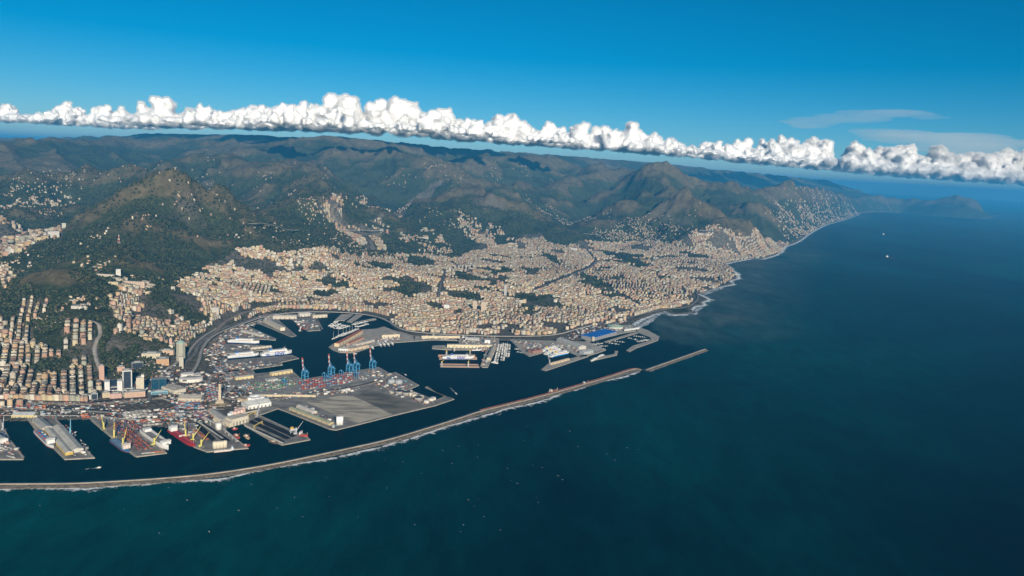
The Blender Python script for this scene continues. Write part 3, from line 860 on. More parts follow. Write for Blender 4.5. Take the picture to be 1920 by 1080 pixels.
def breakwater(line, label, red_from=None):
    ln = smooth_line(line, 2)
    root = empty('breakwater', (0, 0, 0))
    tag(root, label, 'breakwater')
    d = dense(ln, 25)
    strip(d, [-9, -9, 9, 9], [-8, 4.0, 4.0, 0], [WALLC], 'quay_wall', root)
    strip(d, [9, 9, 13, 13], [-4, 8.5, 8.5, -4], [WALLC], 'parapet', root)
    # rubble slope of tumbled concrete blocks on the seaward side
    pts = np.array(d); rs = np.random.default_rng(3)
    tg = np.gradient(pts, axis=0); tg /= np.linalg.norm(tg, axis=1)[:, None]
    nr = np.stack([tg[:, 1], -tg[:, 0]], 1)
    rows = []
    offs, zs = [12.8, 16, 20, 24, 28, 31], [5.5, 5.0, 3.8, 2.6, 1.2, -3]
    dd = np.array(dense(ln, 7))
    tg = np.gradient(dd, axis=0); tg /= np.linalg.norm(tg, axis=1)[:, None]
    nr = np.stack([tg[:, 1], -tg[:, 0]], 1); n = len(dd)
    V = np.concatenate([np.concatenate([dd + nr * (w + rs.uniform(-1.5, 1.5, n)[:, None] * (w > 13)), (z + rs.uniform(-1.6, 1.6, n) * (w > 13))[:, None]], 1) for w, z in zip(offs, zs)])
    Q = np.concatenate([np.stack([np.arange(n - 1) + j * n, np.arange(n - 1) + 1 + j * n, np.arange(n - 1) + 1 + (j + 1) * n, np.arange(n - 1) + (j + 1) * n], 1) for j in range(len(offs) - 1)])
    o = link('rubble_slope', np_mesh('rubble_slope', V, quads=Q), ROCKC, root); o['kind'] = 'stuff'
    if red_from is not None:
        k = min(range(len(d)), key=lambda i: abs(d[i][0] - red_from))
        e_ = int(len(d) - 3)
        strip(d[k:e_], [-12, -12, -5, -5], [-2, 5.2, 5.2, 3.0], [REDW], 'red_coping', root)
    return root
breakwater(mole_w, 'long curved stone breakwater with surf breaking along its seaward side', red_from=float(at(897, 772)[0]))
breakwater(mole2_w, 'short straight detached breakwater beyond the harbour entrance')
foam(smooth_line(mole_w, 2), [27, 32, 40, 54, 74], [0.62, 0.70, 0.46, 0.28, 0.05], seed=1)
foam(smooth_line(mole2_w, 1), [27, 32, 40], [0.35, 0.4, 0.1], seed=2)
shore = [tuple(p) for p in at(*np.array([(1180, 607), (1186, 611), (1196, 604), (1208, 598), (1227, 591), (1250, 585), (1258, 591), (1285, 590), (1303, 588.5), (1298, 580), (1304, 575), (1322, 572), (1317, 567), (1331, 562.5), (1319, 556), (1311, 552.5), (1330, 546),
    (1347, 540), (1375, 533.5), (1369, 527), (1384, 522.5), (1385, 515), (1373, 507), (1371, 502), (1357, 496.5), (1372, 492), (1410, 485), (1430, 486), (1452, 480), (1466, 473), (1473, 462.5), (1490, 457),
    (1503, 450), (1513, 442), (1532, 430), (1552, 421), (1585, 412), (1612, 402)]).T)]
foam(shore, [-20, 4, 18, 36, 62], [0.55, 0.70, 0.54, 0.36, 0.05], amp=14, seed=3)
for i_, (a_, b_) in enumerate([((1190, 613), (1232, 590)), ((1312, 552), (1350, 540)), ((1290, 590), (1312, 576))]):
    foam([tuple(at(*a_)), tuple(at(*b_))], [-16, 10, 30, 46], [0.3, 0.72, 0.6, 0.15], seed=5 + i_)
foam([tuple(at(*p)) for p in [(1197, 618), (1231, 627), (1238, 632)]], [-6, 6, 16, 26], [0.4, 0.5, 0.35, 0.0], seed=9)
# ================================================================== roads
ROADM = mat('road_asphalt', (0.15, 0.143, 0.132), 0.95, 0.25, 0.03)
ROADP = mat('viaduct_deck', (0.34, 0.315, 0.275), 0.95, 0.2, 0.03)
RAILM = mat('railway_ballast', (0.19, 0.16, 0.13), 1.0, 0.35, 0.06)
ROADS = []
def draped(name, px, width, m, lift=1.2, elevated=False, rim=None, kind='structure'):
    w = smooth_line([on_land(*p) for p in px], 2)
    d = dense(w, 25)
    pts = np.array(d)
    g = np.maximum(ground(pts[:, 0], pts[:, 1]), QZ)
    if elevated:
        k = 9
        gp = np.pad(g, k, mode='edge')
        g = np.array([gp[i:i + 2 * k + 1].max() for i in range(len(g))])
        g = np.convolve(np.pad(g, 6, mode='edge'), np.ones(13) / 13, 'valid')
    tg = np.gradient(pts, axis=0); tg /= np.linalg.norm(tg, axis=1)[:, None]
    nr = np.stack([tg[:, 1], -tg[:, 0]], 1)
    n = len(pts)
    th = 3.0 if elevated else 2.5
    prof = [(-width / 2, -th), (-width / 2, 0), (width / 2, 0), (width / 2, -th)]
    V = np.concatenate([np.concatenate([pts + nr * a, (g + lift + b)[:, None]], 1) for a, b in prof])
    a = np.arange(n - 1)
    Q = np.concatenate([np.stack([a + j * n, a + 1 + j * n, a + 1 + (j + 1) * n, a + (j + 1) * n], 1) for j in range(3)])
    ROADS.append((d, width / 2))
    o = link(name, np_mesh(name, V, quads=Q), m)
    tag(o, None, kind=kind)
    return o, pts, g + lift
draped('railway', [(-90, 752), (60, 753), (160, 757), (230, 752), (300, 745)], 46, RAILM, 1.0)
draped('road', [(-90, 764), (60, 766), (180, 770), (260, 778), (330, 772), (420, 766)], 26, ROADM)
draped('road', [(280, 752), (283, 725), (300, 705), (330, 690), (352, 676), (366, 664), (371, 648), (385, 632), (410, 618), (444, 607), (496, 590), (537, 585), (600, 584), (642, 585), (690, 591), (725, 600), (746, 618), (792, 624), (860, 628), (937, 630), (1031, 630), (1062, 622), (1094, 611), (1150, 601), (1200, 590), (1245, 579), (1290, 577), (1310, 560), (1305, 548)], 17, ROADM, 2.0)
draped('viaduct', [(345, 720), (372, 690), (378, 655), (400, 630), (450, 612), (500, 594), (560, 588), (640, 588), (700, 594), (728, 604), (752, 622), (800, 628), (880, 632), (960, 634), (1040, 632), (1080, 620), (1110, 612)], 14, ROADP, 11.0, True)
draped('road', [(440, 690), (400, 700), (388, 722), (410, 745), (470, 752), (520, 747), (600, 737), (690, 722), (730, 705)], 22, RAILM)
draped('railway', [(380, 640), (420, 600), (455, 585), (500, 575), (520, 568)], 40, RAILM, 1.0)
draped('road', [(158, 600), (177, 602), (187, 611), (189, 628), (180, 643), (176, 656), (186, 690), (200, 715), (205, 735)], 17, ROADP, 3.0)
draped('riverbed', [(970, 540), (930, 525), (870, 505), (840, 490)], 40, RAILM, 0.6)
draped('railway', [(1000, 545), (1040, 528), (1080, 512), (1110, 500), (1118, 490)], 46, RAILM, 1.0)
draped('road', [(1118, 490), (1100, 470), (1098, 455)], 16, ROADM)
draped('riverbed', [(697, 468), (690, 450), (665, 436), (628, 412), (622, 395), (632, 382)], 60, RAILM, 0.6)
draped('road', [(820, 562), (830, 525), (835, 505)], 14, ROADM)
draped('road', [(1142, 542), (1190, 566), (1200, 574)], 15, ROADM)
draped('viaduct', [(465, 432), (500, 438), (560, 437)], 14, ROADP, 14.0, True)
draped('viaduct', [(650, 437), (690, 439), (718, 440)], 16, ROADP, 26.0, True)
draped('viaduct', [(1094, 441), (1123, 442)], 14, ROADP, 14.0, True)
draped('viaduct', [(1310, 440), (1350, 441), (1356, 436)], 14, ROADP, 14.0, True)
draped('road', [(300, 700), (330, 681), (352, 664), (360, 650), (378, 632), (404, 616)], 12, ROADP, 1.6)
draped('road', [(430, 705), (404, 690), (396, 668), (404, 646), (424, 628), (462, 608), (490, 599)], 13, ROADP, 1.4)
draped('railway', [(388, 662), (398, 640), (420, 624), (455, 606), (500, 588)], 20, RAILM, 1.0)
draped('road', [(-90, 778), (60, 779), (180, 779), (270, 789), (320, 782), (400, 770)], 12, ROADP, 1.0)
draped('road', [(300, 745), (340, 758), (400, 748), (440, 728), (420, 706)], 12, ROADP, 1.3)
EXCL = []          # (x, y, radius) kept free of ordinary buildings

# ================================================================== the town
WALLS = [(.52, .42, .29), (.48, .36, .22), (.56, .47, .35), (.46, .32, .19), (.46, .30, .215), (.56, .52, .44), (.44, .39, .31), (.50, .42, .26), (.42, .27, .195), (.40, .40, .32), (.58, .52, .40)]
WNAMES = ['cream', 'pale ochre', 'ivory', 'ochre', 'salmon', 'off-white', 'grey-beige', 'straw yellow', 'dusty pink', 'grey-green', 'pale cream']
ROOFS = [(.17, .155, .135), (.22, .18, .14), (.25, .155, .11), (.28, .25, .21), (.34, .305, .25), (.19, .165, .14)]
RNAMES = ['grey slate', 'brown tiled', 'terracotta', 'pale gravel', 'light terrace', 'dark grey']
def grad_dir(x, y):
    e = 60.0
    return (ground(x + e, y) - ground(x - e, y)) / (2 * e), (ground(x, y + e) - ground(x, y - e)) / (2 * e)
def lots(poly, spacing, theta=None, Lr=(18, 32), Wr=(13, 17), street=10.0, keep=0.93, green=0.12, hr=(15, 26), seed=1, name=''):
    """rows of attached houses on patches of street grid filling one quarter"""
    rs = np.random.default_rng(seed)
    P_ = np.array(poly)
    x0, y0 = P_.min(0); x1, y1 = P_.max(0)
    nx, ny = max(1, int((x1 - x0) / spacing) + 1), max(1, int((y1 - y0) / spacing) + 1)
    gx, gy = np.meshgrid(np.arange(nx), np.arange(ny))
    sx = (x0 + (gx + rs.uniform(0.1, 0.9, gx.shape)) * spacing).ravel()
    sy = (y0 + (gy + rs.uniform(0.1, 0.9, gy.shape)) * spacing).ravel()
    k = inside(poly, sx, sy) | (rs.random(len(sx)) < 0.3)
    sx, sy = sx[k], sy[k]
    out = []
    for i in range(len(sx)):
        gxx, gyy = grad_dir(sx[i], sy[i])
        sl_ = math.hypot(float(gxx), float(gyy))
        if theta is not None:
            th = theta + rs.normal(0, 0.06)
        elif sl_ > 0.10:
            th = math.atan2(float(gyy), float(gxx)) + math.pi / 2 * (rs.random() < .75) + rs.normal(0, 0.15)
        else:
            th = float(perlin(np.array(sx[i] / 1400.0), np.array(sy[i] / 1400.0))) * 2.4 + rs.normal(0, 0.12) + 0.4
        c, s = math.cos(th), math.sin(th)
        R_ = spacing * 1.0
        v = -R_
        while v < R_:
            W = rs.uniform(*Wr)
            u = -R_
            while u < R_:
                L = rs.uniform(*Lr)
                out.append((sx[i] + c * (u + L / 2) - s * v, sy[i] + s * (u + L / 2) + c * v, L * rs.uniform(.88, .99), W, th, i))
                u += L + (0.0 if rs.random() < 0.6 else rs.uniform(2, 9))
            v += W + street * rs.uniform(0.65, 1.25)
    A = np.array(out)
    d2 = np.full((len(A),), 1e18); own = np.zeros(len(A), int)
    for i in range(len(sx)):
        q = (A[:, 0] - sx[i]) ** 2 + (A[:, 1] - sy[i]) ** 2
        m_ = q < d2
        d2[m_] = q[m_]; own[m_] = i
    k = (own == A[:, 5].astype(int)) & inside(poly, A[:, 0], A[:, 1]) & (rs.random(len(A)) < keep)
    k &= (fbm(A[:, 0], A[:, 1], 330, 3) > -0.9 + green * 4)
    A = A[k]
    h = rs.uniform(*hr, len(A)) + 4 * perlin(A[:, 0] / 300, A[:, 1] / 300)
    tall = rs.random(len(A)) < 0.03
    h[tall] *= 1.5
    return np.column_stack([A[:, :5], np.maximum(h, 5)])
B = []
def add(name, **kw):
    B.append(lots(CITY[name], name=name, **kw))
add('flat quarter below the wooded hill', spacing=210, theta=R(90 + 27), Lr=(17, 30), Wr=(15, 21), street=12, hr=(17, 27), green=0.06, seed=2)
add('hillside rows', spacing=260, theta=R(90 + 30), Lr=(18, 30), Wr=(12, 15), street=16, hr=(18, 26), green=0.0, seed=3)
add('upper rows', spacing=200, theta=R(90 + 26), Lr=(22, 36), Wr=(11, 13), street=22, hr=(17, 22), keep=.8, seed=4)
add('west slope', spacing=180, theta=None, street=18, hr=(14, 22), keep=.7, seed=5)
add('slope above the park', spacing=180, theta=None, Lr=(17, 26), street=17, hr=(16, 26), keep=.75, green=.16, seed=6)
add('terraced hillside', spacing=200, theta=None, street=13, hr=(14, 24), keep=.85, green=.15, seed=7)
add('amphitheatre town', spacing=300, theta=None, Lr=(15, 32), Wr=(11, 15), street=13, hr=(11, 23), keep=.88, green=.155, seed=8)
add('valley town', spacing=420, theta=None, Lr=(22, 45), street=18, hr=(16, 30), keep=.8, green=.15, seed=9)
add('valley villages', spacing=420, theta=None, Lr=(14, 30), street=30, hr=(8, 18), keep=.55, green=.2, seed=10)
add('hospital quarter', spacing=260, theta=None, Lr=(20, 55), Wr=(14, 18), street=26, hr=(14, 34), keep=.7, green=.15, seed=12)
add('western villages', spacing=240, theta=None, street=18, hr=(12, 20), keep=.7, seed=13)
B = np.concatenate(B)
def clear_of(B, extra=6.0):
    ok = ~np.zeros(len(B), bool)
    for p in PARKS:
        ok &= ~inside(p, *fray(B[:, 0], B[:, 1]))
    for line, hw in ROADS:
        ln = line[::3] + [line[-1]]
        for a, b in zip(ln[:-1], ln[1:]):
            if a == b: continue
            k = np.nonzero((np.abs(B[:, 0] - a[0]) < 200) & (np.abs(B[:, 1] - a[1]) < 200) & ok)[0]
            if len(k):
                d, _ = seg_dist(B[k, 0], B[k, 1], a, b)
                ok[k[d < hw + extra + B[k, 2] * 0.35]] = False
    for q in QUAYS:
        ok &= ~inside(q, B[:, 0], B[:, 1])
    return ok
B = B[clear_of(B)]
# thinner, greener quarter of villas east of the river
villa = inside(poly_on_land([(1085, 560), (1090, 500), (1130, 470), (1250, 480), (1360, 500), (1378, 515), (1310, 548), (1300, 575), (1200, 572)]), B[:, 0], B[:, 1])
rs_ = np.random.default_rng(21)
B = B[~(villa & (rs_.random(len(B)) < 0.34))]
dist = np.hypot(B[:, 0], B[:, 1])
# loosely scattered houses on the hills: (points along a line, spread in metres, how many)
def scatter(px, spread, n, seed, hr=(5, 10), L=(9, 18)):
    rs = np.random.default_rng(seed)
    w = [on_land(*p) for p in px]
    k = rs.integers(0, max(1, len(w) - 1), n)
    t = rs.random(n)
    a = np.array(w)
    b = a[np.minimum(k + 1, len(a) - 1)]
    nc = max(3, n // 9)                 # hamlets along the way, not an even sprinkling
    cc_ = a[k[:nc]] + (b - a[k])[:nc] * t[:nc, None] + rs.normal(0, spread, (nc, 2))
    p = cc_[rs.integers(0, nc, n)] + rs.normal(0, 1, (n, 2)) * np.array([1, 1.6]) * (22 + spread * 0.16)
    return np.column_stack([p, rs.uniform(*L, n), rs.uniform(8, 12, n), rs.uniform(0, 3.14, n), rs.uniform(*hr, n)])
S = [scatter([(140, 505), (165, 497), (215, 500), (260, 520)], 40, 49, 31), scatter([(175, 515), (235, 540), (280, 545)], 25, 40, 32, (12, 20), (25, 60)), scatter([(120, 560), (160, 565), (200, 560)], 45, 40, 33),
     scatter([(70, 615), (110, 605), (125, 585)], 50, 45, 34), scatter([(0, 395), (60, 385), (130, 372)], 90, 260, 35, (8, 18), (14, 40)), scatter([(40, 352), (75, 362), (90, 375)], 90, 49, 36),
     scatter([(30, 345), (110, 340), (160, 330)], 330, 100, 37), scatter([(80, 405), (120, 400), (170, 395)], 120, 33, 38), scatter([(225, 395), (255, 405), (285, 400)], 90, 30, 39),
     scatter([(0, 330), (60, 320), (120, 318)], 420, 143, 40), scatter([(120, 360), (200, 350), (250, 345)], 220, 49, 41), scatter([(340, 345), (380, 355), (430, 370)], 260, 77, 42),
     scatter([(350, 325), (420, 330), (460, 320)], 350, 71, 43), scatter([(520, 370), (560, 375), (590, 385)], 150, 110, 44), scatter([(780, 350), (800, 345), (830, 335)], 260, 93, 45),
     scatter([(690, 412), (720, 395), (700, 388)], 120, 120, 46, (12, 24), (20, 50)), scatter([(900, 420), (880, 440), (920, 445)], 110, 220, 47, (12, 24), (16, 34)), scatter([(800, 400), (850, 420), (900, 410)], 250, 77, 48),
     scatter([(1000, 380), (1040, 405), (1065, 420)], 170, 140, 49), scatter([(1100, 405), (1130, 410)], 150, 60, 50), scatter([(1180, 420), (1200, 430), (1230, 440), (1170, 440)], 230, 420, 51),
     scatter([(1140, 440), (1200, 448), (1260, 450)], 150, 300, 52), scatter([(1455, 425), (1480, 410), (1520, 400), (1560, 395), (1590, 392)], 330, 950, 53, (8, 18), (14, 30)), scatter([(1480, 430), (1530, 420), (1580, 408), (1612, 400)], 160, 900, 54, (9, 20), (16, 34)),
     scatter([(1620, 396), (1640, 394), (1700, 393)], 260, 160, 55), scatter([(200, 300), (300, 305), (420, 300), (240, 292)], 900, 143, 56), scatter([(480, 335), (560, 330), (660, 340)], 600, 49, 57), scatter([(900, 345), (950, 330), (1010, 328)], 400, 60, 58),
     scatter([(60, 450), (130, 460), (170, 455)], 160, 33, 59), scatter([(80, 470), (150, 480)], 120, 19, 60), scatter([(480, 470), (560, 455), (640, 465), (680, 455)], 180, 260, 61), scatter([(740, 478), (800, 462), (850, 470)], 160, 130, 62, (12, 22)),
     scatter([(800, 440), (830, 450), (770, 452)], 70, 70, 63, (10, 18), (22, 60)), scatter([(1300, 436), (1340, 440), (1390, 438)], 90, 110, 64, (10, 20), (20, 60)), scatter([(280, 500), (330, 520), (350, 530)], 90, 60, 65)]
S = np.concatenate(S)
S = S[clear_of(S)]
# one regular file of street houses right along the quays and roads of the harbour front
def front(px, depth, hr, seed, L=(16, 26), W=15):
    rs = np.random.default_rng(seed)
    w = smooth_line([on_land(*p) for p in px], 2)
    out = []
    for a, b in zip(w[:-1], w[1:]):
        ll = math.hypot(b[0] - a[0], b[1] - a[1]); th = math.atan2(b[1] - a[1], b[0] - a[0]); u = 0.0
        while u < ll - 6:
            q = min(rs.uniform(*L), ll - u)
            t = (u + q / 2) / ll
            out.append((a[0] + (b[0] - a[0]) * t, a[1] + (b[1] - a[1]) * t, q * 0.97, W, th, rs.uniform(*hr))); u += q
    return np.array(out)
F_ = np.concatenate([front([(480, 584), (540, 577), (640, 577), (700, 584), (728, 592)], 15, (20, 26), 71), front([(760, 618), (860, 622), (930, 624)], 15, (19, 26), 72),
                     front([(1190, 592), (1240, 576), (1290, 568)], 15, (20, 28), 73), front([(-80, 748), (40, 749), (165, 752)], 15, (17, 24), 74)])
ALL = np.concatenate([B, F_, S])
ALL = ALL[ground(ALL[:, 0], ALL[:, 1]) > 2.4]
# ================================================================== build the houses
WALL_MAT = tint_mat('house_walls', 0.92, 0.12, 0.09)
ROOF_MAT = tint_mat('house_roofs', 0.95, 0.22, 0.12)
rs = np.random.default_rng(77)
ex = np.array([(*on_land(px, py), r_) for px, py, r_ in [(191, 712, 34), (176, 745, 26), (339, 680, 60), (212, 735, 60), (97, 688, 40)]])
for e_ in ex:
    ALL = ALL[np.hypot(ALL[:, 0] - e_[0], ALL[:, 1] - e_[1]) > e_[2]]
gz = np.stack([ground(ALL[:, 0] + dx * ALL[:, 2] / 2, ALL[:, 1] + dy * ALL[:, 2] / 2) for dx, dy in ((0, 0), (1, 0), (-1, 0), (0, 1), (0, -1))])
zb, z0 = gz.min(0) - 3.0, gz.mean(0)
n = len(ALL)
rng0 = np.hypot(ALL[:, 0], ALL[:, 1])
wcol = rs.integers(0, len(WALLS), n); rcol = rs.integers(0, len(ROOFS), n)
# quarters have a prevailing wall colour
pv = perlin(ALL[:, 0] / 160 + 40, ALL[:, 1] / 160)
wcol = np.where(rs.random(n) < 0.35, np.clip(((pv + 0.8) / 1.6 * len(WALLS)).astype(int), 0, len(WALLS) - 1), wcol)
hip = rs.random(n) < 0.62
jit = rs.uniform(0.82, 1.14, (n, 1))
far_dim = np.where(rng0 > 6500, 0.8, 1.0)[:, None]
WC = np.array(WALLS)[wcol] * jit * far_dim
RC = np.array(ROOFS)[rcol] * rs.uniform(0.6, 1.05, (n, 1))
UX, UY = np.cos(ALL[:, 4]), np.sin(ALL[:, 4])
def house_arrays(i):
    """verts, quads, tris, quad tags: walls 0, roof 1 for the houses in i"""
    m_ = len(i)
    L, W, H = ALL[i, 2] / 2, ALL[i, 3] / 2, ALL[i, 5]
    ux, uy = UX[i], UY[i]
    def pt(a, b, z):
        return np.stack([ALL[i, 0] + ux * a * L - uy * b * W, ALL[i, 1] + uy * a * L + ux * b * W, z], -1)
    lo, hi = zb[i], z0[i] + H
    rh = hi + np.where(hip[i], np.minimum(W * 0.45, 3.8), 0.0)
    k = np.where(hip[i], np.maximum(0.0, 1 - W / L * 0.8), 0.55)     # ridge half-length, or the stair house on a flat roof
    base = [pt(-1, -1, lo), pt(1, -1, lo), pt(1, 1, lo), pt(-1, 1, lo)]
    top = [pt(-1, -1, hi), pt(1, -1, hi), pt(1, 1, hi), pt(-1, 1, hi)]
    r0 = np.stack([ALL[i, 0] - ux * k * L, ALL[i, 1] - uy * k * L, rh], -1)
    r1 = np.stack([ALL[i, 0] + ux * k * L, ALL[i, 1] + uy * k * L, rh], -1)
    return base, top, r0, r1
def stuff_houses(i, name, label):
    base, top, r0, r1 = house_arrays(i)
    m_ = len(i)
    V = np.stack(base + top + [r0, r1], 1).reshape(-1, 3)
    o = (np.arange(m_) * 10)[:, None]
    q = np.array([[0, 1, 5, 4], [1, 2, 6, 5], [2, 3, 7, 6], [3, 0, 4, 7], [4, 5, 9, 8], [6, 7, 8, 9]])
    t = np.array([[5, 6, 9], [7, 4, 8]])
    Q = (o[:, None] + q[None]).reshape(-1, 4); T = (o[:, None] + t[None]).reshape(-1, 3)
    CQ = np.stack([WC[i]] * 4 + [RC[i]] * 2, 1).reshape(-1, 3); CT = np.stack([RC[i]] * 2, 1).reshape(-1, 3)
    mi = np.concatenate([np.tile([0, 0, 0, 0, 1, 1], m_), np.ones(len(T), int)])
    # stair houses and roof terraces on the flat roofs
    f = i[(~hip[i]) & (rs.random(m_) < 0.75)]
    sx = rs.uniform(-0.25, 0.25, len(f)); pl, pw = ALL[f, 2] * 0.17, ALL[f, 3] * 0.22
    def pp(a, b, z):
        cx = ALL[f, 0] + UX[f] * sx * ALL[f, 2]; cy_ = ALL[f, 1] + UY[f] * sx * ALL[f, 2]
        return np.stack([cx + UX[f] * a * pl - UY[f] * b * pw, cy_ + UY[f] * a * pl + UX[f] * b * pw, z], -1)
    zt = z0[f] + ALL[f, 5]
    V2 = np.stack([pp(-1, -1, zt), pp(1, -1, zt), pp(1, 1, zt), pp(-1, 1, zt), pp(-1, -1, zt + 3.2), pp(1, -1, zt + 3.2), pp(1, 1, zt + 3.2), pp(-1, 1, zt + 3.2)], 1).reshape(-1, 3)
    o2 = (len(V) + np.arange(len(f)) * 8)[:, None]
    q2 = np.array([[0, 1, 5, 4], [1, 2, 6, 5], [2, 3, 7, 6], [3, 0, 4, 7], [4, 5, 6, 7]])
    Q2 = (o2[:, None] + q2[None]).reshape(-1, 4)
    C2 = np.repeat(WC[f] * 0.95, 5, 0)
    me = np_mesh(name, np.concatenate([V, V2]), quads=np.concatenate([Q, Q2]), tris=T, colors=np.concatenate([CQ, C2, CT]),
                 mat_idx=np.concatenate([np.tile([0, 0, 0, 0, 1, 1], m_), np.zeros(len(Q2), int), np.ones(len(T), int)]))
    ob = link(name, me, [WALL_MAT, ROOF_MAT])
    return tag(ob, label, kind='stuff')
rng_d = np.hypot(ALL[:, 0], ALL[:, 1])
azm = np.arctan2(ALL[:, 0], ALL[:, 1])
seen = (azm > -R(32.2)) & (azm < R(32.2))
# the 300 nearest houses in view stand one by one
order = np.argsort(rng_d - ALL[:, 5] * 4 - ALL[:, 2] * 2 + 1e9 * (~seen))
near = order[:300]
rest = np.setdiff1d(np.arange(n), near)
stuff_houses(rest, 'distant_houses', 'dense cream and ochre houses of the town climbing the hills')
# where each near house stands, in words
def place_words(x, y, h):
    if inside(CITY['hillside rows'], np.array([x]), np.array([y]))[0]: return 'in the hillside rows'
    if h > 26: return 'below the wooded hill'
    best = min(((math.hypot(x - q[0], y - q[1]), w) for q, w in PLACES), key=lambda t: t[0])
    return best[1]
PLACES = [(on_land(97, 688), 'beside the green park'), (on_land(60, 748), 'along the railway'), (on_land(130, 750), 'along the railway'), (on_land(5, 748), 'along the railway'),
          (on_land(150, 715), 'near the pink tower'), (on_land(165, 690), 'near the pink tower'), (on_land(30, 710), 'in the flat quarter'), (on_land(80, 722), 'in the flat quarter'),
          (on_land(40, 675), 'below the hillside rows'), (on_land(150, 650), 'beside the curving road'), (on_land(230, 640), 'beyond the curving road')]
for j in near:
    base, top, r0, r1 = house_arrays(np.array([j]))
    z = float(z0[j]); org = np.array([ALL[j, 0], ALL[j, 1], z])
    root = empty('apartment_block', tuple(org))
    hgt = ALL[j, 5]
    size = 'tall' if hgt > 24.5 else ('low' if hgt < 18 else 'mid-height')
    rn = RNAMES[rcol[j]] + (' hipped roof' if hip[j] else ' flat roof')
    lab = '%s %s apartment block with %s %s' % (size, WNAMES[wcol[j]], rn, place_words(ALL[j, 0], ALL[j, 1], z))
    tag(root, lab, 'apartment block', 'apartment blocks behind the railway')
    b_, t_ = np.array([p[0] for p in base]) - org, np.array([p[0] for p in top]) - org
    w = link('walls', np_mesh('walls', np.concatenate([b_, t_]), quads=[[0, 1, 5, 4], [1, 2, 6, 5], [2, 3, 7, 6], [3, 0, 4, 7]], colors=np.repeat(WC[j][None], 4, 0)), WALL_MAT, root)
    # eaves stand a little proud of the walls
    ctr = t_.mean(0); e_ = ctr + (t_ - ctr) * np.array([1.04, 1.04, 1]); e2 = e_ - np.array([0, 0, 0.7])
    RV = np.concatenate([e_, e2, [r0[0] - org, r1[0] - org]])
    rf = link('roof', np_mesh('roof', RV, quads=[[0, 1, 9, 8], [2, 3, 8, 9], [4, 5, 1, 0], [5, 6, 2, 1], [6, 7, 3, 2], [7, 4, 0, 3]], tris=[[1, 2, 9], [3, 0, 8]], colors=np.repeat(RC[j][None], 8, 0)), ROOF_MAT, root)
    if not hip[j]:
        u = np.array([UX[j], UY[j], 0]); v = np.array([-UY[j], UX[j], 0]); s_ = float(rs.uniform(-.22, .22)) * ALL[j, 2]
        c_ = u * s_ + np.array([0, 0, hgt])
        pts = [c_ + u * a * ALL[j, 2] * .16 + v * b * ALL[j, 3] * .22 + np.array([0, 0, z_]) for z_ in (-.2, 3.2) for a, b in ((-1, -1), (1, -1), (1, 1), (-1, 1))]
        link('stair_house', np_mesh('stair_house', pts, quads=[[0, 1, 5, 4], [1, 2, 6, 5], [2, 3, 7, 6], [3, 0, 4, 7], [4, 5, 6, 7]], colors=np.repeat((WC[j] * .95)[None], 5, 0)), WALL_MAT, rf)
    else:
        u = np.array([UX[j], UY[j], 0]); v = np.array([-UY[j], UX[j], 0]); s_ = float(rs.uniform(-.3, .3)) * ALL[j, 2]
        c_ = u * s_ + v * ALL[j, 3] * .22 + np.array([0, 0, hgt])
        pts = [c_ + u * a * 1.1 + v * b * .8 + np.array([0, 0, z_]) for z_ in (0, 5.5) for a, b in ((-1, -1), (1, -1), (1, 1), (-1, 1))]
        link('chimney', np_mesh('chimney', pts, quads=[[0, 1, 5, 4], [1, 2, 6, 5], [2, 3, 7, 6], [3, 0, 4, 7], [4, 5, 6, 7]], colors=np.repeat((WC[j] * .9)[None], 5, 0)), WALL_MAT, rf)

# ================================================================== woods, gardens and street trees
LEAF = tint_mat('foliage', 1.0, 0.3, 0.15, 0.05)
def woods(name, label, xy, size, tint, seed):
    rs = np.random.default_rng(seed)
    m_ = len(xy)
    V0 = np.array([[0, 0, 1.15], [1, 0, .35], [.31, .95, .5], [-.81, .59, .3], [-.81, -.59, .5], [.31, -.95, .35], [0, 0, -.5]])
    T0 = np.array([[0, 1, 2], [0, 2, 3], [0, 3, 4], [0, 4, 5], [0, 5, 1], [2, 1, 6], [3, 2, 6], [4, 3, 6], [5, 4, 6], [1, 5, 6]])
    sc = size * rs.uniform(0.6, 1.35, m_)
    an = rs.uniform(0, 6.28, m_)
    z = ground(xy[:, 0], xy[:, 1])
    ve = np.repeat(V0[None], m_, 0) * rs.uniform(0.7, 1.3, (m_, 7, 1))
    c, s = np.cos(an)[:, None], np.sin(an)[:, None]
    X = (ve[:, :, 0] * c - ve[:, :, 1] * s) * sc[:, None] + xy[:, :1]
    Y = (ve[:, :, 0] * s + ve[:, :, 1] * c) * sc[:, None] + xy[:, 1:2]
    Z = ve[:, :, 2] * sc[:, None] * 1.1 + z[:, None] + sc[:, None] * 0.35
    T = ((np.arange(m_) * 7)[:, None, None] + T0[None]).reshape(-1, 3)
    col = np.array(tint)[rs.integers(0, len(tint), m_)] * rs.uniform(.7, 1.25, (m_, 1))
    me = np_mesh(name, np.stack([X, Y, Z], -1).reshape(-1, 3), tris=T, colors=np.repeat(col, 10, 0))
    return tag(link(name, me, LEAF), label, kind='stuff')
GREENS = [(.042, .056, .024), (.030, .043, .020), (.060, .070, .031), (.076, .074, .038), (.036, .050, .027)]
rs = np.random.default_rng(91)
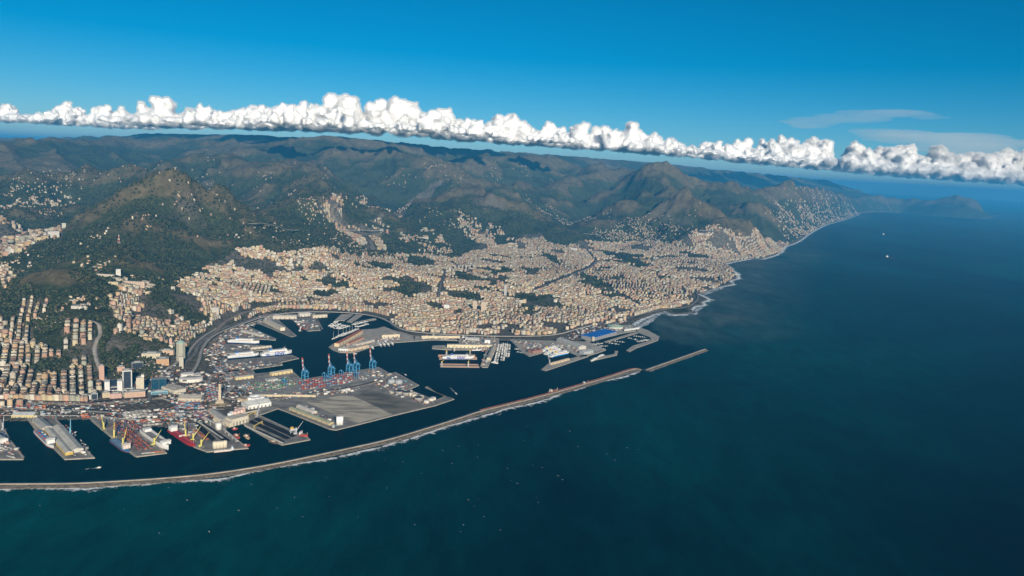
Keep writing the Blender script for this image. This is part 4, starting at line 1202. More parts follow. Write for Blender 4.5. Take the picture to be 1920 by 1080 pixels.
# sample points evenly over the picture-facing land, denser near
def rand_land(n_, r0, r1):
    r_ = r0 * (r1 / r0) ** rs.random(n_); a_ = rs.uniform(R(-34), R(34), n_)
    return np.column_stack([np.sin(a_) * r_, np.cos(a_) * r_])
c = rand_land(190000, 2900, 10500)
hgt_, dcc = ground(c[:, 0], c[:, 1]), None
c = c[hgt_ > 6]
tm = town_mask(c[:, 0], c[:, 1])
wood_xy = c[(~tm) & (fbm(c[:, 0], c[:, 1], 260, 3) > -0.25)]
k_ = np.ones(len(wood_xy), bool)
for line, hw in ROADS:
    ln = line[::3] + [line[-1]]
    for a, b in zip(ln[:-1], ln[1:]):
        if a == b: continue
        q = np.nonzero((np.abs(wood_xy[:, 0] - a[0]) < 120) & (np.abs(wood_xy[:, 1] - a[1]) < 120))[0]
        if len(q): k_[q[seg_dist(wood_xy[q, 0], wood_xy[q, 1], a, b)[0] < hw + 7]] = False
wood_xy = wood_xy[k_]
woods('woodland', 'dark green woods covering the hillsides', wood_xy[:70000], 8.5, GREENS, 92)
town_xy = c[tm & (fbm(c[:, 0], c[:, 1], 300, 3) < 0.22)]
k_ = np.ones(len(town_xy), bool)
for line, hw in ROADS:
    ln = line[::3] + [line[-1]]
    for a, b in zip(ln[:-1], ln[1:]):
        if a == b: continue
        q = np.nonzero((np.abs(town_xy[:, 0] - a[0]) < 120) & (np.abs(town_xy[:, 1] - a[1]) < 120))[0]
        if len(q): k_[q[seg_dist(town_xy[q, 0], town_xy[q, 1], a, b)[0] < hw + 6]] = False
woods('garden_trees', 'dark trees in gardens between the houses', town_xy[k_][:34000], 5.5, GREENS, 93)
# ================================================================== mesh kit
class MB:
    """collects simple solids in one mesh, in the thing's own frame"""
    def __init__(self):
        self.v, self.f = [], []
    def _add(self, pts, faces):
        o = len(self.v)
        self.v += [tuple(map(float, p)) for p in pts]
        self.f += [tuple(i + o for i in f) for f in faces]
        return self
    def box(self, x, y, z, sx, sy, sz, rz=0.0):
        """centre of the foot x, y, z and the full sizes"""
        c, s = math.cos(rz), math.sin(rz)
        p = [(x + c * a * sx / 2 - s * b * sy / 2, y + s * a * sx / 2 + c * b * sy / 2, z + k * sz) for k in (0, 1) for a, b in ((-1, -1), (1, -1), (1, 1), (-1, 1))]
        return self._add(p, [(3, 2, 1, 0), (4, 5, 6, 7), (0, 1, 5, 4), (1, 2, 6, 5), (2, 3, 7, 6), (3, 0, 4, 7)])
    def cyl(self, x, y, z, r, h, n=16, r2=None, rot=0.0):
        r2 = r if r2 is None else r2
        a = [rot + 2 * math.pi * i / n for i in range(n)]
        p = [(x + r * math.cos(t), y + r * math.sin(t), z) for t in a] + [(x + r2 * math.cos(t), y + r2 * math.sin(t), z + h) for t in a]
        return self._add(p, [tuple(range(n - 1, -1, -1)), tuple(range(n, 2 * n))] + [(i, (i + 1) % n, n + (i + 1) % n, n + i) for i in range(n)])
    def dome(self, x, y, z, r, h, n=20, k=5):
        p, f = [], []
        for j in range(k):
            e = math.pi / 2 * j / k
            p += [(x + r * math.cos(e) * math.cos(2 * math.pi * i / n), y + r * math.cos(e) * math.sin(2 * math.pi * i / n), z + h * math.sin(e)) for i in range(n)]
        p.append((x, y, z + h))
        for j in range(k - 1):
            f += [(j * n + i, j * n + (i + 1) % n, (j + 1) * n + (i + 1) % n, (j + 1) * n + i) for i in range(n)]
        f += [((k - 1) * n + i, (k - 1) * n + (i + 1) % n, k * n) for i in range(n)]
        return self._add(p, f)
    def bar(self, a, b, w, w2=None):
        a, b = Vector(a), Vector(b)
        d = (b - a).normalized()
        s = d.cross(Vector((0, 0, 1))) if abs(d.z) < 0.98 else Vector((1, 0, 0))
        s.normalize(); t = d.cross(s)
        w2 = w if w2 is None else w2
        p = [a + s * i * w / 2 + t * j * w / 2 for i, j in ((-1, -1), (1, -1), (1, 1), (-1, 1))] + [b + s * i * w2 / 2 + t * j * w2 / 2 for i, j in ((-1, -1), (1, -1), (1, 1), (-1, 1))]
        return self._add(p, [(3, 2, 1, 0), (4, 5, 6, 7), (0, 1, 5, 4), (1, 2, 6, 5), (2, 3, 7, 6), (3, 0, 4, 7)])
    def gable(self, x, y, z, sx, sy, h, over=0.0):
        """pitched roof with its ridge along x"""
        a, b = sx / 2 + over, sy / 2 + over
        p = [(x - a, y - b, z), (x + a, y - b, z), (x + a, y + b, z), (x - a, y + b, z), (x - a, y, z + h), (x + a, y, z + h)]
        return self._add(p, [(3, 2, 1, 0), (0, 1, 5, 4), (2, 3, 4, 5), (1, 2, 5), (3, 0, 4)])
    def vault(self, x, y, z, sx, sy, h, n=8):
        p = []
        for i in range(n + 1):
            t = math.pi * i / n
            for e in (-1, 1):
                p.append((x + e * sx / 2, y - math.cos(t) * sy / 2, z + math.sin(t) * h))
        f = [(2 * i, 2 * i + 1, 2 * i + 3, 2 * i + 2) for i in range(n)] + [tuple(range(0, 2 * n + 2, 2)), tuple(range(2 * n + 1, -1, -2))]
        return self._add(p, f)
    def prism(self, outline, z0, z1, k0=1.0, cx=0.0):
        """upright prism; the foot may be drawn in by k0"""
        n = len(outline)
        p = [(cx + (x - cx) * k0, y * k0, z0) for x, y in outline] + [(x, y, z1) for x, y in outline]
        return self._add(p, [tuple(range(n - 1, -1, -1)), tuple(range(n, 2 * n))] + [(i, (i + 1) % n, n + (i + 1) % n, n + i) for i in range(n)])
    def build(self, name, m, parent=None, smooth=False):
        me = bpy.data.meshes.new(name)
        me.from_pydata(self.v, [], self.f)
        me.update()
        if smooth: me.polygons.foreach_set('use_smooth', np.ones(len(me.polygons), bool))
        return link(name, me, m, parent)
def M(rgb, rough=0.8, var=0.14, scale=0.15, spec=0.3, metal=0.0):
    key = 'paint_%02x%02x%02x_%d%d' % (*[int(c * 255) for c in rgb], int(rough * 10), int(metal * 10))
    return mat(key, rgb, rough, var, scale, metal, spec)
WHITE, CREAM, BEIGE, GREY, DARK = (.74, .73, .70), (.62, .52, .36), (.50, .44, .34), (.34, .335, .32), (.06, .062, .068)
YELLOW, BLUE, SKYBLUE, REDC, ORANGE, GREEN = (.62, .50, .10), (.03, .13, .38), (.09, .30, .52), (.42, .035, .03), (.55, .17, .05), (.10, .26, .16)
GLASS = mat('dark_glass', (.018, .03, .05), 0.12, 0, spec=0.6)
TEALGLASS = mat('teal_glass', (.012, .06, .10), 0.12, 0, spec=0.6)
def yaw_of(p0, p1):
    return math.atan2(p1[1] - p0[1], p1[0] - p0[0])
def here(px, py):
    """a place on the ground or quay and its height"""
    x, y = on_land(px, py, QZ)
    return x, y, max(float(ground(x, y)), QZ)
def sight(x, y):
    return -math.atan2(x, y)

# ------------------------------------------------------------------ sheds and warehouses
def shed(label, p0, p1, width, h, wall=BEIGE, roof=GREY, kind='gable', name='warehouse', cat='warehouse', group=None, rise=None, doors=0, lights=0):
    """p0, p1: photograph points of the two ends of the foot's middle line"""
    a, b = here(*p0), here(*p1)
    L = math.hypot(b[0] - a[0], b[1] - a[1])
    root = empty(name, ((a[0] + b[0]) / 2, (a[1] + b[1]) / 2, (a[2] + b[2]) / 2), yaw_of(a, b))
    tag(root, label, cat, group)
    MB().box(0, 0, -1, L, width, h + 1).build('walls', M(wall), root)
    rise = width * 0.16 if rise is None else rise
    if kind == 'gable':
        r = MB().gable(0, 0, h, L, width, rise, 0.8).build('roof', M(roof, .9, .2, .06), root)
    elif kind == 'vault':
        r = MB().vault(0, 0, h, L, width, rise, 8).build('roof', M(roof, .9, .2, .06), root)
    elif kind == 'saw':
        r = MB(); n_ = max(2, int(L / 22))
        for i in range(n_): r.gable(-L / 2 + L * (i + .5) / n_, 0, h, L / n_ * .96, width, rise, 0)
        r = r.build('roof', M(roof, .9, .2, .06), root)
    else:
        r = MB().box(0, 0, h, L + 1, width + 1, 1.2).build('roof', M(roof, .9, .2, .06), root)
        q = MB(); rs_ = random.Random(int(L * 7))
        for i in range(max(1, int(L / 30))): q.box(rs_.uniform(-.4, .4) * L, rs_.uniform(-.3, .3) * width, h + 1.2, rs_.uniform(4, 10), rs_.uniform(3, 6), 2.2)
        q.build('roof_plant', M(GREY), r)
    for i in range(lights):
        y = (i - (lights - 1) / 2) * width / max(1, lights) * .9
        z = h + (rise * (1 - abs(y) / (width / 2)) if kind == 'gable' else 1.2)
        MB().box(0, y, z + .1, L * .94, 1.8, .5).build('roof_light', M((.55, .58, .58), .4), r)
    for i in range(doors):
        MB().box(-L / 2 + L * (i + .5) / doors, -width / 2 - .15, -.5, min(6, L / doors * .5), .5, h * .55).build('door', M((.25, .24, .22)), root)
    return root
SH = [
 ('long cream shed with yellow gable on the shed pier', (108, 804), (146, 848), 32, 10, (.58, .56, .50), (.50, .48, .42), 'gable', 4),
 ('narrower cream shed with yellow strip beside the long one', (90, 808), (130, 853), 22, 9, (.60, .42, .10), (.50, .48, .42), 'gable', 3),
 ('grey-roofed shed at the landward end of the shed pier', (70, 790), (89, 806), 32, 9, BEIGE, (.36, .355, .33), 'gable', 2),
 ('pale shed on the westernmost pier', (-14, 822), (4, 832), 36, 12, WHITE, (.52, .52, .49), 'vault', 2),
 ('row of white vaulted sheds with yellow doors by the first basin', (26, 780), (68, 780), 40, 9, (.60, .50, .22), (.50, .52, .52), 'saw', 8),
 ('long beige freight hall beside the railway sidings', (337, 749), (380, 750), 52, 13, (.52, .46, .36), (.40, .36, .30), 'gable', 6),
 ('beige flat-topped depot below the twin glass block', (312, 728), (338, 737), 50, 14, (.60, .55, .44), (.46, .42, .36), 'flat', 3),
 ('large white ribbed warehouse at the head of the coal basin', (459, 764), (502, 757), 62, 14, WHITE, (.60, .60, .58), 'gable', 6),
 ('tan courtyard depot beside the white tanks', (452, 749), (466, 752), 40, 10, (.52, .40, .26), (.36, .30, .22), 'flat', 2),
 ('massive beige granary beside the pink silos', (428, 797), (459, 789), 42, 24, (.62, .56, .44), (.52, .48, .40), 'flat', 5),
 ('grey long store behind the granary', (398, 775), (428, 794), 24, 13, (.50, .46, .40), (.36, .35, .33), 'gable', 3),
 ('cream conveyor store between the granary and the coal field', (404, 789), (434, 800), 16, 14, (.62, .54, .40), (.50, .46, .40), 'gable', 2),
 ('long green-roofed shed along the edge of the sand field', (546, 768), (622, 797), 20, 9, (.56, .45, .26), (.36, .38, .26), 'gable', 8),
 ('low white shed between the green-roofed shed and the sand field', (560, 764), (590, 776), 22, 8, (.60, .54, .46), (.58, .55, .50), 'gable', 3),
 ('yellow-ochre shed at the end of the ferry quay', (508, 704), (546, 698), 24, 12, (.66, .52, .24), (.46, .43, .37), 'gable', 5),
 ('shorter ochre shed on the ferry quay', (441, 712), (474, 708), 20, 11, (.66, .54, .28), (.46, .43, .37), 'gable', 4),
 ('long red-roofed cotton warehouse on the old pier', (631, 650), (676, 625), 24, 17, (.66, .52, .34), (.34, .12, .07), 'gable', 8),
 ('second red-roofed hall behind the cotton warehouse', (652, 648), (680, 636), 14, 12, (.52, .34, .24), (.36, .13, .08), 'gable', 4),
 ('white curved-front hall at the tip of the old pier', (635, 657), (653, 658), 20, 11, WHITE, (.58, .56, .50), 'flat', 4),
 ('buff hall along the seaward edge of the old pier', (656, 658), (689, 651), 20, 12, (.62, .50, .34), (.48, .40, .30), 'flat', 4),
 ('low pale pavilion in the middle of the old pier', (668, 648), (700, 640), 18, 9, (.58, .52, .44), (.50, .47, .42), 'flat', 3),
 ('cream quay buildings at the root of the old pier', (715, 634), (748, 632), 22, 18, (.64, .55, .40), (.44, .36, .27), 'flat', 4),
 ('long cream passenger terminal on the cruise pier', (498, 604), (530, 620), 26, 17, (.68, .60, .46), (.54, .50, .42), 'flat', 6),
 ('grey-roofed maritime hall behind the cruise pier', (512, 597), (556, 597), 36, 16, (.56, .50, .40), (.46, .44, .40), 'gable', 5),
 ('white-roofed hall next to the maritime hall', (560, 593), (580, 592), 34, 15, (.58, .54, .46), (.62, .61, .58), 'gable', 3),
 ('cream arcade hall on the old harbour quay', (586, 596), (612, 594), 24, 15, (.64, .56, .42), (.58, .52, .42), 'flat', 4),
 ('long cream quay wall sheds below the old town', (790, 634), (862, 634), 14, 12, (.66, .56, .38), (.52, .46, .36), 'flat', 8),
 ('long cream dockyard hall on the repair pier', (838, 651), (896, 652), 20, 15, (.68, .59, .40), (.56, .50, .40), 'flat', 8),
 ('cream dockyard wing at the end of the repair pier', (896, 651), (922, 651), 12, 12, (.66, .57, .40), (.54, .48, .38), 'flat', 3),
 ('tan workshop between the docks and the small-boat basin', (926, 653), (916, 676), 20, 13, (.56, .48, .36), (.44, .39, .31), 'gable', 3),
 ('white-walled hall on the dockyard quay', (908, 643), (918, 643), 22, 16, (.80, .79, .76), (.62, .60, .56), 'flat', 1),
 ('pale grey workshop roofs behind the white-walled hall', (872, 637), (898, 638), 26, 11, (.46, .46, .44), (.40, .42, .43), 'gable', 4),
 ('grey-roofed shipyard hall beside the blue and white ferries', (1050, 640), (1092, 655), 50, 15, (.52, .50, .45), (.44, .43, .40), 'gable', 5),
 ('smaller shipyard hall by the yacht slip', (1090, 664), (1108, 661), 34, 14, (.40, .42, .43), (.36, .38, .39), 'gable', 3),
 ('brown-roofed workshop on the shipyard quay', (994, 662), (1012, 659), 40, 15, (.30, .16, .12), (.26, .11, .085), 'flat', 3),
 ('tan barrack along the long shipyard jetty', (1032, 684), (1066, 675), 12, 9, (.60, .46, .30), (.52, .42, .30), 'gable', 5),
 ('low grey depot on the container terminal', (500, 716), (518, 713), 26, 9, (.55, .54, .50), (.50, .50, .48), 'flat', 2),
 ('white canopy shed at the edge of the rail yard', (640, 735), (655, 732), 14, 8, WHITE, (.70, .69, .66), 'gable', 2),
 ('long ochre office row beside the port road', (486, 743), (592, 744), 8, 7, (.58, .48, .32), (.50, .44, .34), 'flat', 6),
 ('cream terminal sheds on the ferry pier', (470, 655), (508, 651), 12, 8, (.60, .52, .40), (.50, .46, .40), 'flat', 5),
 ('pale sheds on the wedge-shaped pier', (455, 622), (492, 631), 24, 9, (.58, .53, .45), (.56, .53, .48), 'flat', 5),
 ('long pale platform roof by the railway station', (475, 581), (518, 576), 16, 8, (.58, .55, .50), (.60, .58, .54), 'gable', 5),
]
for (lab, p0, p1, w, h, wc, rc, kd, dr) in SH:
    shed(lab, p0, p1, w, h, wc, rc, kd, doors=dr, lights=2 if w > 34 and kd == 'gable' else 0)

# ------------------------------------------------------------------ office towers and big blocks
def tower(label, px, py, w, d, h, wall, name='office_tower', cat='tower', glass=None, rz=0.0, frame=0.16, roof=GREY, podium=None, plant=True, side=True):
    """px, py: photograph point at the middle of the foot of the front face"""
    x, y, z = here(px, py)
    f = sight(x, y) + rz
    x += -math.sin(f) * d / 2; y += math.cos(f) * d / 2
    root = empty(name, (x, y, z), f)
    tag(root, label, cat)
    MB().box(0, 0, -3, w, d, h + 3).build('walls', M(wall), root)
    MB().box(0, 0, h, w * 1.02, d * 1.02, 1.0).build('roof', M(roof), root)
    if plant: MB().box(0, d * .1, h + 1, w * .5, d * .5, 3.5).build('roof_plant', M(GREY), root)
    if glass is not None:
        gp = MB().box(0, -d / 2 - .05, h * .04, w * (1 - 2 * frame), .5, h * .90).build('glass_front', glass, root)
        m_ = MB()
        nf = max(3, int(h / 3.6))
        for i in range(nf): m_.box(0, -d / 2 - .4, h * .04 + h * .9 * i / nf, w * (1 - 2 * frame), .3, .35)
        m_.build('mullions', M((.16, .17, .18)), gp)
        if side: 
            for s in (-1, 1): MB().box(s * (w / 2 + .02), 0, h * .04, .4, d * .7, h * .9).build('glass_side', glass, root)
    else:
        nf = max(2, int(h / 3.4))
        for i in range(nf):
            wb = MB().box(0, -d / 2 - .02, 1.4 + i * (h - 1) / nf, w * .9, .25, 1.3)
            wb.box(-w / 2 - .02, 0, 1.4 + i * (h - 1) / nf, .25, d * .85, 1.3).box(w / 2 + .02, 0, 1.4 + i * (h - 1) / nf, .25, d * .85, 1.3)
            wb.build('window_band', M(tuple(c * .55 for c in wall), .5), root)
    return root
tower('tall slim pink residential tower at the edge of the street rows', 191, 714, 18, 16, 62, (.60, .38, .30))
tower('tall dark glass tower in a pale frame beside the white U-shaped block', 239, 729, 34, 26, 74, (.56, .56, .54), glass=GLASS, frame=.12)
t_ = tower('cream twin-slab tower above the pink podium', 263, 738, 27, 20, 62, (.64, .57, .44))
MB().box(9, 6, 0, 10, 20, 72).build('taller_slab', M((.72, .68, .60)), t_)
tower('broad pink podium block in front of the cream tower', 253, 745, 72, 36, 20, (.58, .40, .30), name='office_block', cat='office block', roof=(.42, .40, .36))
tower('small office block with a green glass front beside the pink podium', 234, 744, 14, 20, 26, (.58, .52, .42), name='office_block', cat='office block', glass=TEALGLASS, side=False)
x_, y_, z_ = here(213, 734)
root = empty('office_block', (x_, y_, z_), sight(x_, y_)); tag(root, 'white U-shaped office block with a dark glass middle', 'office block')
for s in (-1, 1): MB().box(s * 22, 16, -2, 18, 34, 42).build('wing', M((.66, .64, .62)), root)
MB().box(0, 18, -2, 27, 22, 15).build('low_middle', M((.62, .60, .58)), root)
MB().box(0, 6.8, 4, 26, .5, 8.5).build('glass_front', GLASS, root)
MB().box(0, 32, -2, 27, 8, 38).build('back_wing', GLASS, root)
tower('pinkish low annex in front of the white U-shaped block', 217, 747, 40, 22, 17, (.60, .40, .34), name='office_block', cat='office block', roof=(.46, .36, .32))
tower('low tan corner house beside the white U-shaped block', 199, 746, 24, 22, 20, (.56, .46, .32), name='office_block', cat='office block')
tower('small dark glass cube with a pale roof by the railway', 177, 749, 22, 22, 22, (.60, .60, .58), name='office_block', cat='office block', glass=GLASS, frame=.06)
tower('white long block next to the small glass cube', 158, 750, 42, 16, 16, (.74, .73, .70), name='office_block', cat='office block')
for dx, la in ((-13.6, 'left'), (13.6, 'right')):
    x_, y_, z_ = here(298, 731)
    f_ = sight(x_, y_)
    root = empty('office_block', (x_ + math.cos(f_) * dx, y_ + math.sin(f_) * dx, z_), f_)
    tag(root, 'dark blue glass half of the twin block, %s' % ('nearer the pink podium' if dx < 0 else 'nearer the beige depot'), 'office block')
    MB().box(0, 13, -2, 26, 26, 46).build('walls', M((.10, .13, .16)), root)
    g_ = MB().box(0, -.1, 1, 24.5, .5, 42).build('glass_front', TEALGLASS, root)
    MB().box(0, 13, 44, 26.5, 26.5, .8).build('roof', M((.20, .24, .27)), root)
tower('low light-blue glass hall at the foot of the twin block', 299, 740, 60, 18, 11, (.26, .44, .55), name='glass_hall', cat='hall', roof=(.40, .58, .66), glass=mat('pale_glass', (.12, .24, .30), .15, 0, spec=.5), frame=.03)
# octagonal tower with the blunt green pyramid
x_, y_, z_ = here(339, 676)
root = empty('octagonal_tower', (x_, y_, z_), sight(x_, y_)); tag(root, 'tall octagonal tower with a blunt green pyramid roof', 'tower')
MB().cyl(0, 0, -3, 20, 85, 8, rot=R(22.5)).build('shaft', M((.46, .43, .34)), root)
for i in range(18): MB().cyl(0, 0, 4 + i * 4.3, 20.15, 1.3, 8, rot=R(22.5)).build('window_band', M((.22, .23, .20), .4), root)
MB().cyl(0, 0, 82, 20.4, 9, 8, 9, rot=R(22.5)).build('roof', M((.28, .42, .36)), root)
MB().cyl(0, 0, 91, 1.0, 9, 6).build('mast', M(WHITE), root)
tower('slim pale tower standing in front of the octagonal tower', 340, 691, 17, 17, 50, (.56, .52, .42), name='office_tower')
tower('orange brick cube beside the octagonal tower', 305, 685, 50, 44, 27, (.58, .36, .20), name='office_block', cat='office block')
tower('long beige block on the terrace behind the orange cube', 283, 672, 76, 36, 22, (.62, .56, .42), name='office_block', cat='office block', rz=R(-12))
tower('dark slab block with a pale end wall', 258, 691, 44, 18, 26, (.40, .40, .38), name='office_block', cat='office block', glass=GLASS, frame=.03, rz=R(10))
tower('pink cube on the terrace behind the dark glass tower', 227, 697, 28, 24, 20, (.62, .40, .30), name='office_block', cat='office block')
tower('row of pale terrace houses below the quarry slope', 312, 664, 60, 20, 18, (.62, .46, .34), name='office_block', cat='office block', rz=R(-20))
tower('thin pink tower above the octagonal tower', 320, 652, 12, 12, 42, (.60, .40, .34))
for k_, (px, py, w, h, c_) in enumerate([(470, 560, 16, 50, (.56, .52, .44)), (947, 556, 18, 85, (.50, .49, .46)), (890, 585, 26, 70, (.56, .46, .36)), (906, 588, 30, 74, (.58, .47, .36)), (403, 592, 40, 46, (.55, .52, .46)), (837, 583, 34, 40, (.74, .74, .72))]):
    tower(['slim beige tower above the railway station', 'lone grey tower standing over the park', 'tan tower beside the taller old-town tower', 'taller brown tower of the old town pair', 'pale slab with stripes beside the railway', 'bright white block in the old town'][k_], px, py, w, w * .8, h, c_)
for k_ in range(5):
    tower('pale terrace block, %s from the blue-roofed hall in the file above the sea road' % ['nearest', 'second', 'third', 'fourth', 'farthest'][k_], 1099 + k_ * 7.2, 607 - k_ * 1.4, 17, 18, 24, (.66, .56, .46), name='terrace_block', cat='apartment block')
for k_ in range(6):
    tower('tall grey slab, %s in the comb beyond the old town' % ['first from the avenue', 'second from the avenue', 'third from the avenue', 'fourth from the avenue', 'fifth from the avenue', 'last from the avenue'][k_], 853 + k_ * 7.0, 507 - k_ * .4, 13, 46, 44, (.40, .37, .32), name='slab_block', cat='apartment block', plant=False)
for la, px, py, w, d, h, c_, rz in [('long pale apartment slab curving along the wooded ridge', 197, 523, 95, 14, 26, (.60, .53, .44), -.5), ('second long apartment slab below the ridge slab', 250, 538, 120, 16, 30, (.60, .46, .36), -.45), ('lone white block above the long ridge slabs', 222, 516, 24, 22, 34, (.72, .70, .64), 0), ('cream block at the end of the ridge slabs', 273, 536, 34, 22, 24, (.56, .44, .34), -.4),
                                ('large white hospital block among the western woods', 101, 446, 70, 40, 46, (.62, .60, .54), .2), ('white and pink hospital tower beside the large white block', 66, 450, 46, 34, 44, (.62, .52, .46), .1), ('long low white hospital wing', 58, 455, 110, 16, 12, (.62, .62, .60), -.15), ('pale tower behind the hospital blocks', 120, 428, 28, 24, 40, (.56, .56, .46), 0),
                                ('big pale slab at the foot of the eastern massif', 1076, 471, 70, 22, 34, (.62, .62, .60), .1), ('fort-like white terraces on the wooded hill', 147, 578, 62, 40, 10, (.58, .55, .48), -.2), ('long white hillside hospital on the east slope', 1320, 442, 160, 26, 26, (.58, .54, .50), .1), ('pale institute on the hillside above the valley mouth', 790, 447, 150, 22, 14, (.54, .52, .46), 0), ('long white palace front over the railway station', 595, 545, 130, 22, 20, (.66, .60, .50), .05)]:
    tower(la, px, py, w, d, h, c_, name='large_block', cat='building', rz=rz, plant=False)
# horseshoe-shaped shopping and cinema complex
x_, y_, z_ = here(358, 714)
root = empty('terminal_complex', (x_, y_, z_), sight(x_, y_)); tag(root, 'white ship-shaped terminal complex with rounded ends', 'terminal')
def oval(a, b, n=24): return [(a * math.cos(2 * math.pi * i / n), b * math.sin(2 * math.pi * i / n)) for i in range(n)]
MB().prism(oval(46, 30), -2, 13).build('lower_hall', M((.74, .70, .64)), root)
MB().prism([(x + 4, y + 6) for x, y in oval(34, 14)], 13, 15.5).build('roof_deck', M((.30, .29, .28)), root)
MB().prism([(x - 14, y + 62) for x, y in oval(26, 20)], -2, 16).build('upper_hall', M((.76, .73, .68)), root)
MB().prism([(x + 26, y + 60) for x, y in oval(14, 24)], -2, 12).build('side_hall', M((.66, .62, .56)), root)

# ------------------------------------------------------------------ lighthouse
x_, y_, z_ = here(412, 759)
root = empty('lighthouse', (x_, y_, z_), sight(x_, y_)); tag(root, 'tall square two-tiered stone lighthouse on its rocky mound', 'lighthouse')
rk = MB(); rs_ = random.Random(4)
ring = [(38 * rs_.uniform(.85, 1.15) * math.cos(t), 30 * rs_.uniform(.85, 1.15) * math.sin(t)) for t in [2 * math.pi * i / 16 for i in range(16)]]
rk.prism(ring, -3, 5).prism([(x * .75, y * .75) for x, y in ring], 5, 9)
rk.build('rock', M((.20, .17, .12), 1, .4, .08), root)
MB().box(0, 0, 8, 30, 26, 8).box(0, 0, 16, 20, 20, 5).build('bastion', M((.46, .38, .28)), root)
sh_ = MB().box(0, 0, 21, 9.5, 9.5, 33).build('lower_shaft', M((.52, .44, .33)), root)
MB().box(0, 0, 54, 12.5, 12.5, 2.0).build('balcony', M((.58, .50, .40)), root)
MB().box(0, 0, 56, 7.4, 7.4, 24).build('upper_shaft', M((.54, .46, .35)), root)
MB().box(0, 0, 80, 9.6, 9.6, 1.6).build('gallery', M((.58, .50, .40)), root)
la_ = MB().cyl(0, 0, 81.6, 2.4, 5, 12).build('lantern', GLASS, root)
MB().cyl(0, 0, 86.6, 2.7, 2.6, 12, .3).build('cupola', M((.40, .40, .38)), la_)

# ------------------------------------------------------------------ fair pavilions
a_, b_, c_ = here(1103, 640), here(1118, 640), here(1146, 628)
root = empty('exhibition_hall', ((a_[0] + c_[0]) / 2, (a_[1] + c_[1]) / 2 + 42, QZ), yaw_of(a_, c_)); tag(root, 'exhibition hall with a bright blue roof by the marina', 'exhibition hall')
L_ = math.hypot(c_[0] - a_[0], c_[1] - a_[1])
MB().box(0, 0, -1, L_, 84, 20).build('walls', M((.26, .26, .27)), root)
MB().box(0, 0, 19, L_ + 3, 87, 2.2).build('roof', M((.012, .13, .50), .45), root)
MB().box(-L_ / 2 - 4, -38, -1, 9, 12, 26).build('stair_tower', M((.60, .53, .42)), root)
x_, y_, z_ = here(1155, 617)
root = empty('round_pavilion', (x_, y_ + 40, z_), 0); tag(root, 'round pavilion with a pale green ring roof', 'pavilion')
MB().cyl(0, 0, -1, 47, 14, 40).build('drum', M((.56, .55, .50)), root)
MB().cyl(0, 0, 13, 50, 5, 40, 24).build('ring_roof', M((.34, .52, .38)), root)
MB().cyl(0, 0, 17.5, 23, 3, 32, 17).build('cap', M((.46, .45, .42)), root)
for k_ in range(6):
    x_, y_, z_ = here(1172 + k_ * 4.6, 622 - k_ * .7)
    root = empty('tent_canopy', (x_, y_, z_), sight(x_, y_) + R(-12)); tag(root, 'white vaulted tent canopy beside the round pavilion', 'canopy', 'white canopies beside the round pavilion')
    MB().vault(0, 22, 5, 12.5, 50, 8, 8).build('canvas', M((.80, .79, .76)), root)
    p_ = MB()
    for a in (-6, 6):
        for b in (-2, 46): p_.box(a, b, -1, .8, .8, 7)
    p_.build('posts', M(GREY), root)

# ------------------------------------------------------------------ silos, tanks, coal and fields
def tanks(label, pts, r, h, c_, name='storage_tank', cat='tank', group=None, dome=0.12, roofc=None):
    for px, py in pts:
        x, y, z = here(px, py)
        root = empty(name, (x, y + r * .6, z)); tag(root, label, cat, group)
        MB().cyl(0, 0, -1, r, h + 1, 24).build('shell', M(c_), root, True)
        MB().dome(0, 0, h, r * 1.01, r * dome + .3, 24, 3).build('roof', M(roofc or c_), root, True)
        MB().cyl(0, 0, h * .5, r * 1.012, .5, 24).build('girth_ring', M(tuple(v * .7 for v in (roofc or c_))), root)
tanks('pinkish grain silo in the cluster on the granary', [(440, 789), (446, 787), (452, 785), (443, 784), (449, 782), (455, 781)], 8.5, 33, (.66, .47, .40), 'grain_silo', 'silo', 'grain silos by the granary')
tanks('white grain silo beside the pink silo cluster', [(430, 791), (434, 788)], 8, 30, (.74, .74, .74), 'grain_silo', 'silo', 'white silos by the granary')
tanks('cream upright storage silo at the tip of the coal field pier', [(402, 841), (408.5, 840.5), (415, 840), (421, 839)], 7, 20, (.66, .60, .46), 'storage_silo', 'silo', 'cream silos at the pier tip', .3)
tanks('white storage tank behind the ribbed warehouse', [(468, 752), (475, 753), (482, 752), (489, 750), (472, 748), (480, 747)], 12, 12, (.76, .75, .73), group='white tanks behind the ribbed warehouse')
tanks('tall white cement silo with a blue foot on the sand field corner', [(633.5, 797), (639, 796.5)], 7.5, 30, (.80, .79, .77), 'cement_silo', 'silo', 'cement silos on the sand field corner', .06)
tanks('large grey domed tank on the reclaimed land', [(733, 719), (747, 720)], 16, 11, (.38, .40, .41), group='grey domed tanks', dome=.4)
tanks('dark-topped oil tank in the tank row beside the dark field', [(748, 739), (761, 741), (784, 751)], 17, 12, (.34, .32, .29), group='dark oil tanks', dome=.06, roofc=(.05, .055, .07))
tanks('pale squat tank at the end of the tank row', [(799, 756), (808, 752), (812, 750)], 11, 9, (.66, .62, .54), group='pale tanks in the tank row')
tanks('small cream tank between the dark oil tanks', [(770, 743), (776, 746), (790, 748)], 8, 13, (.62, .56, .44), group='small cream tanks')
tanks('white round hopper on the conveyor of the coal field pier', [(409, 806)], 10, 22, (.72, .70, .66), 'transfer_hopper', 'hopper')
COALM = mat('coal', (.012, .012, .014), .95, .4, .2, spec=.15)
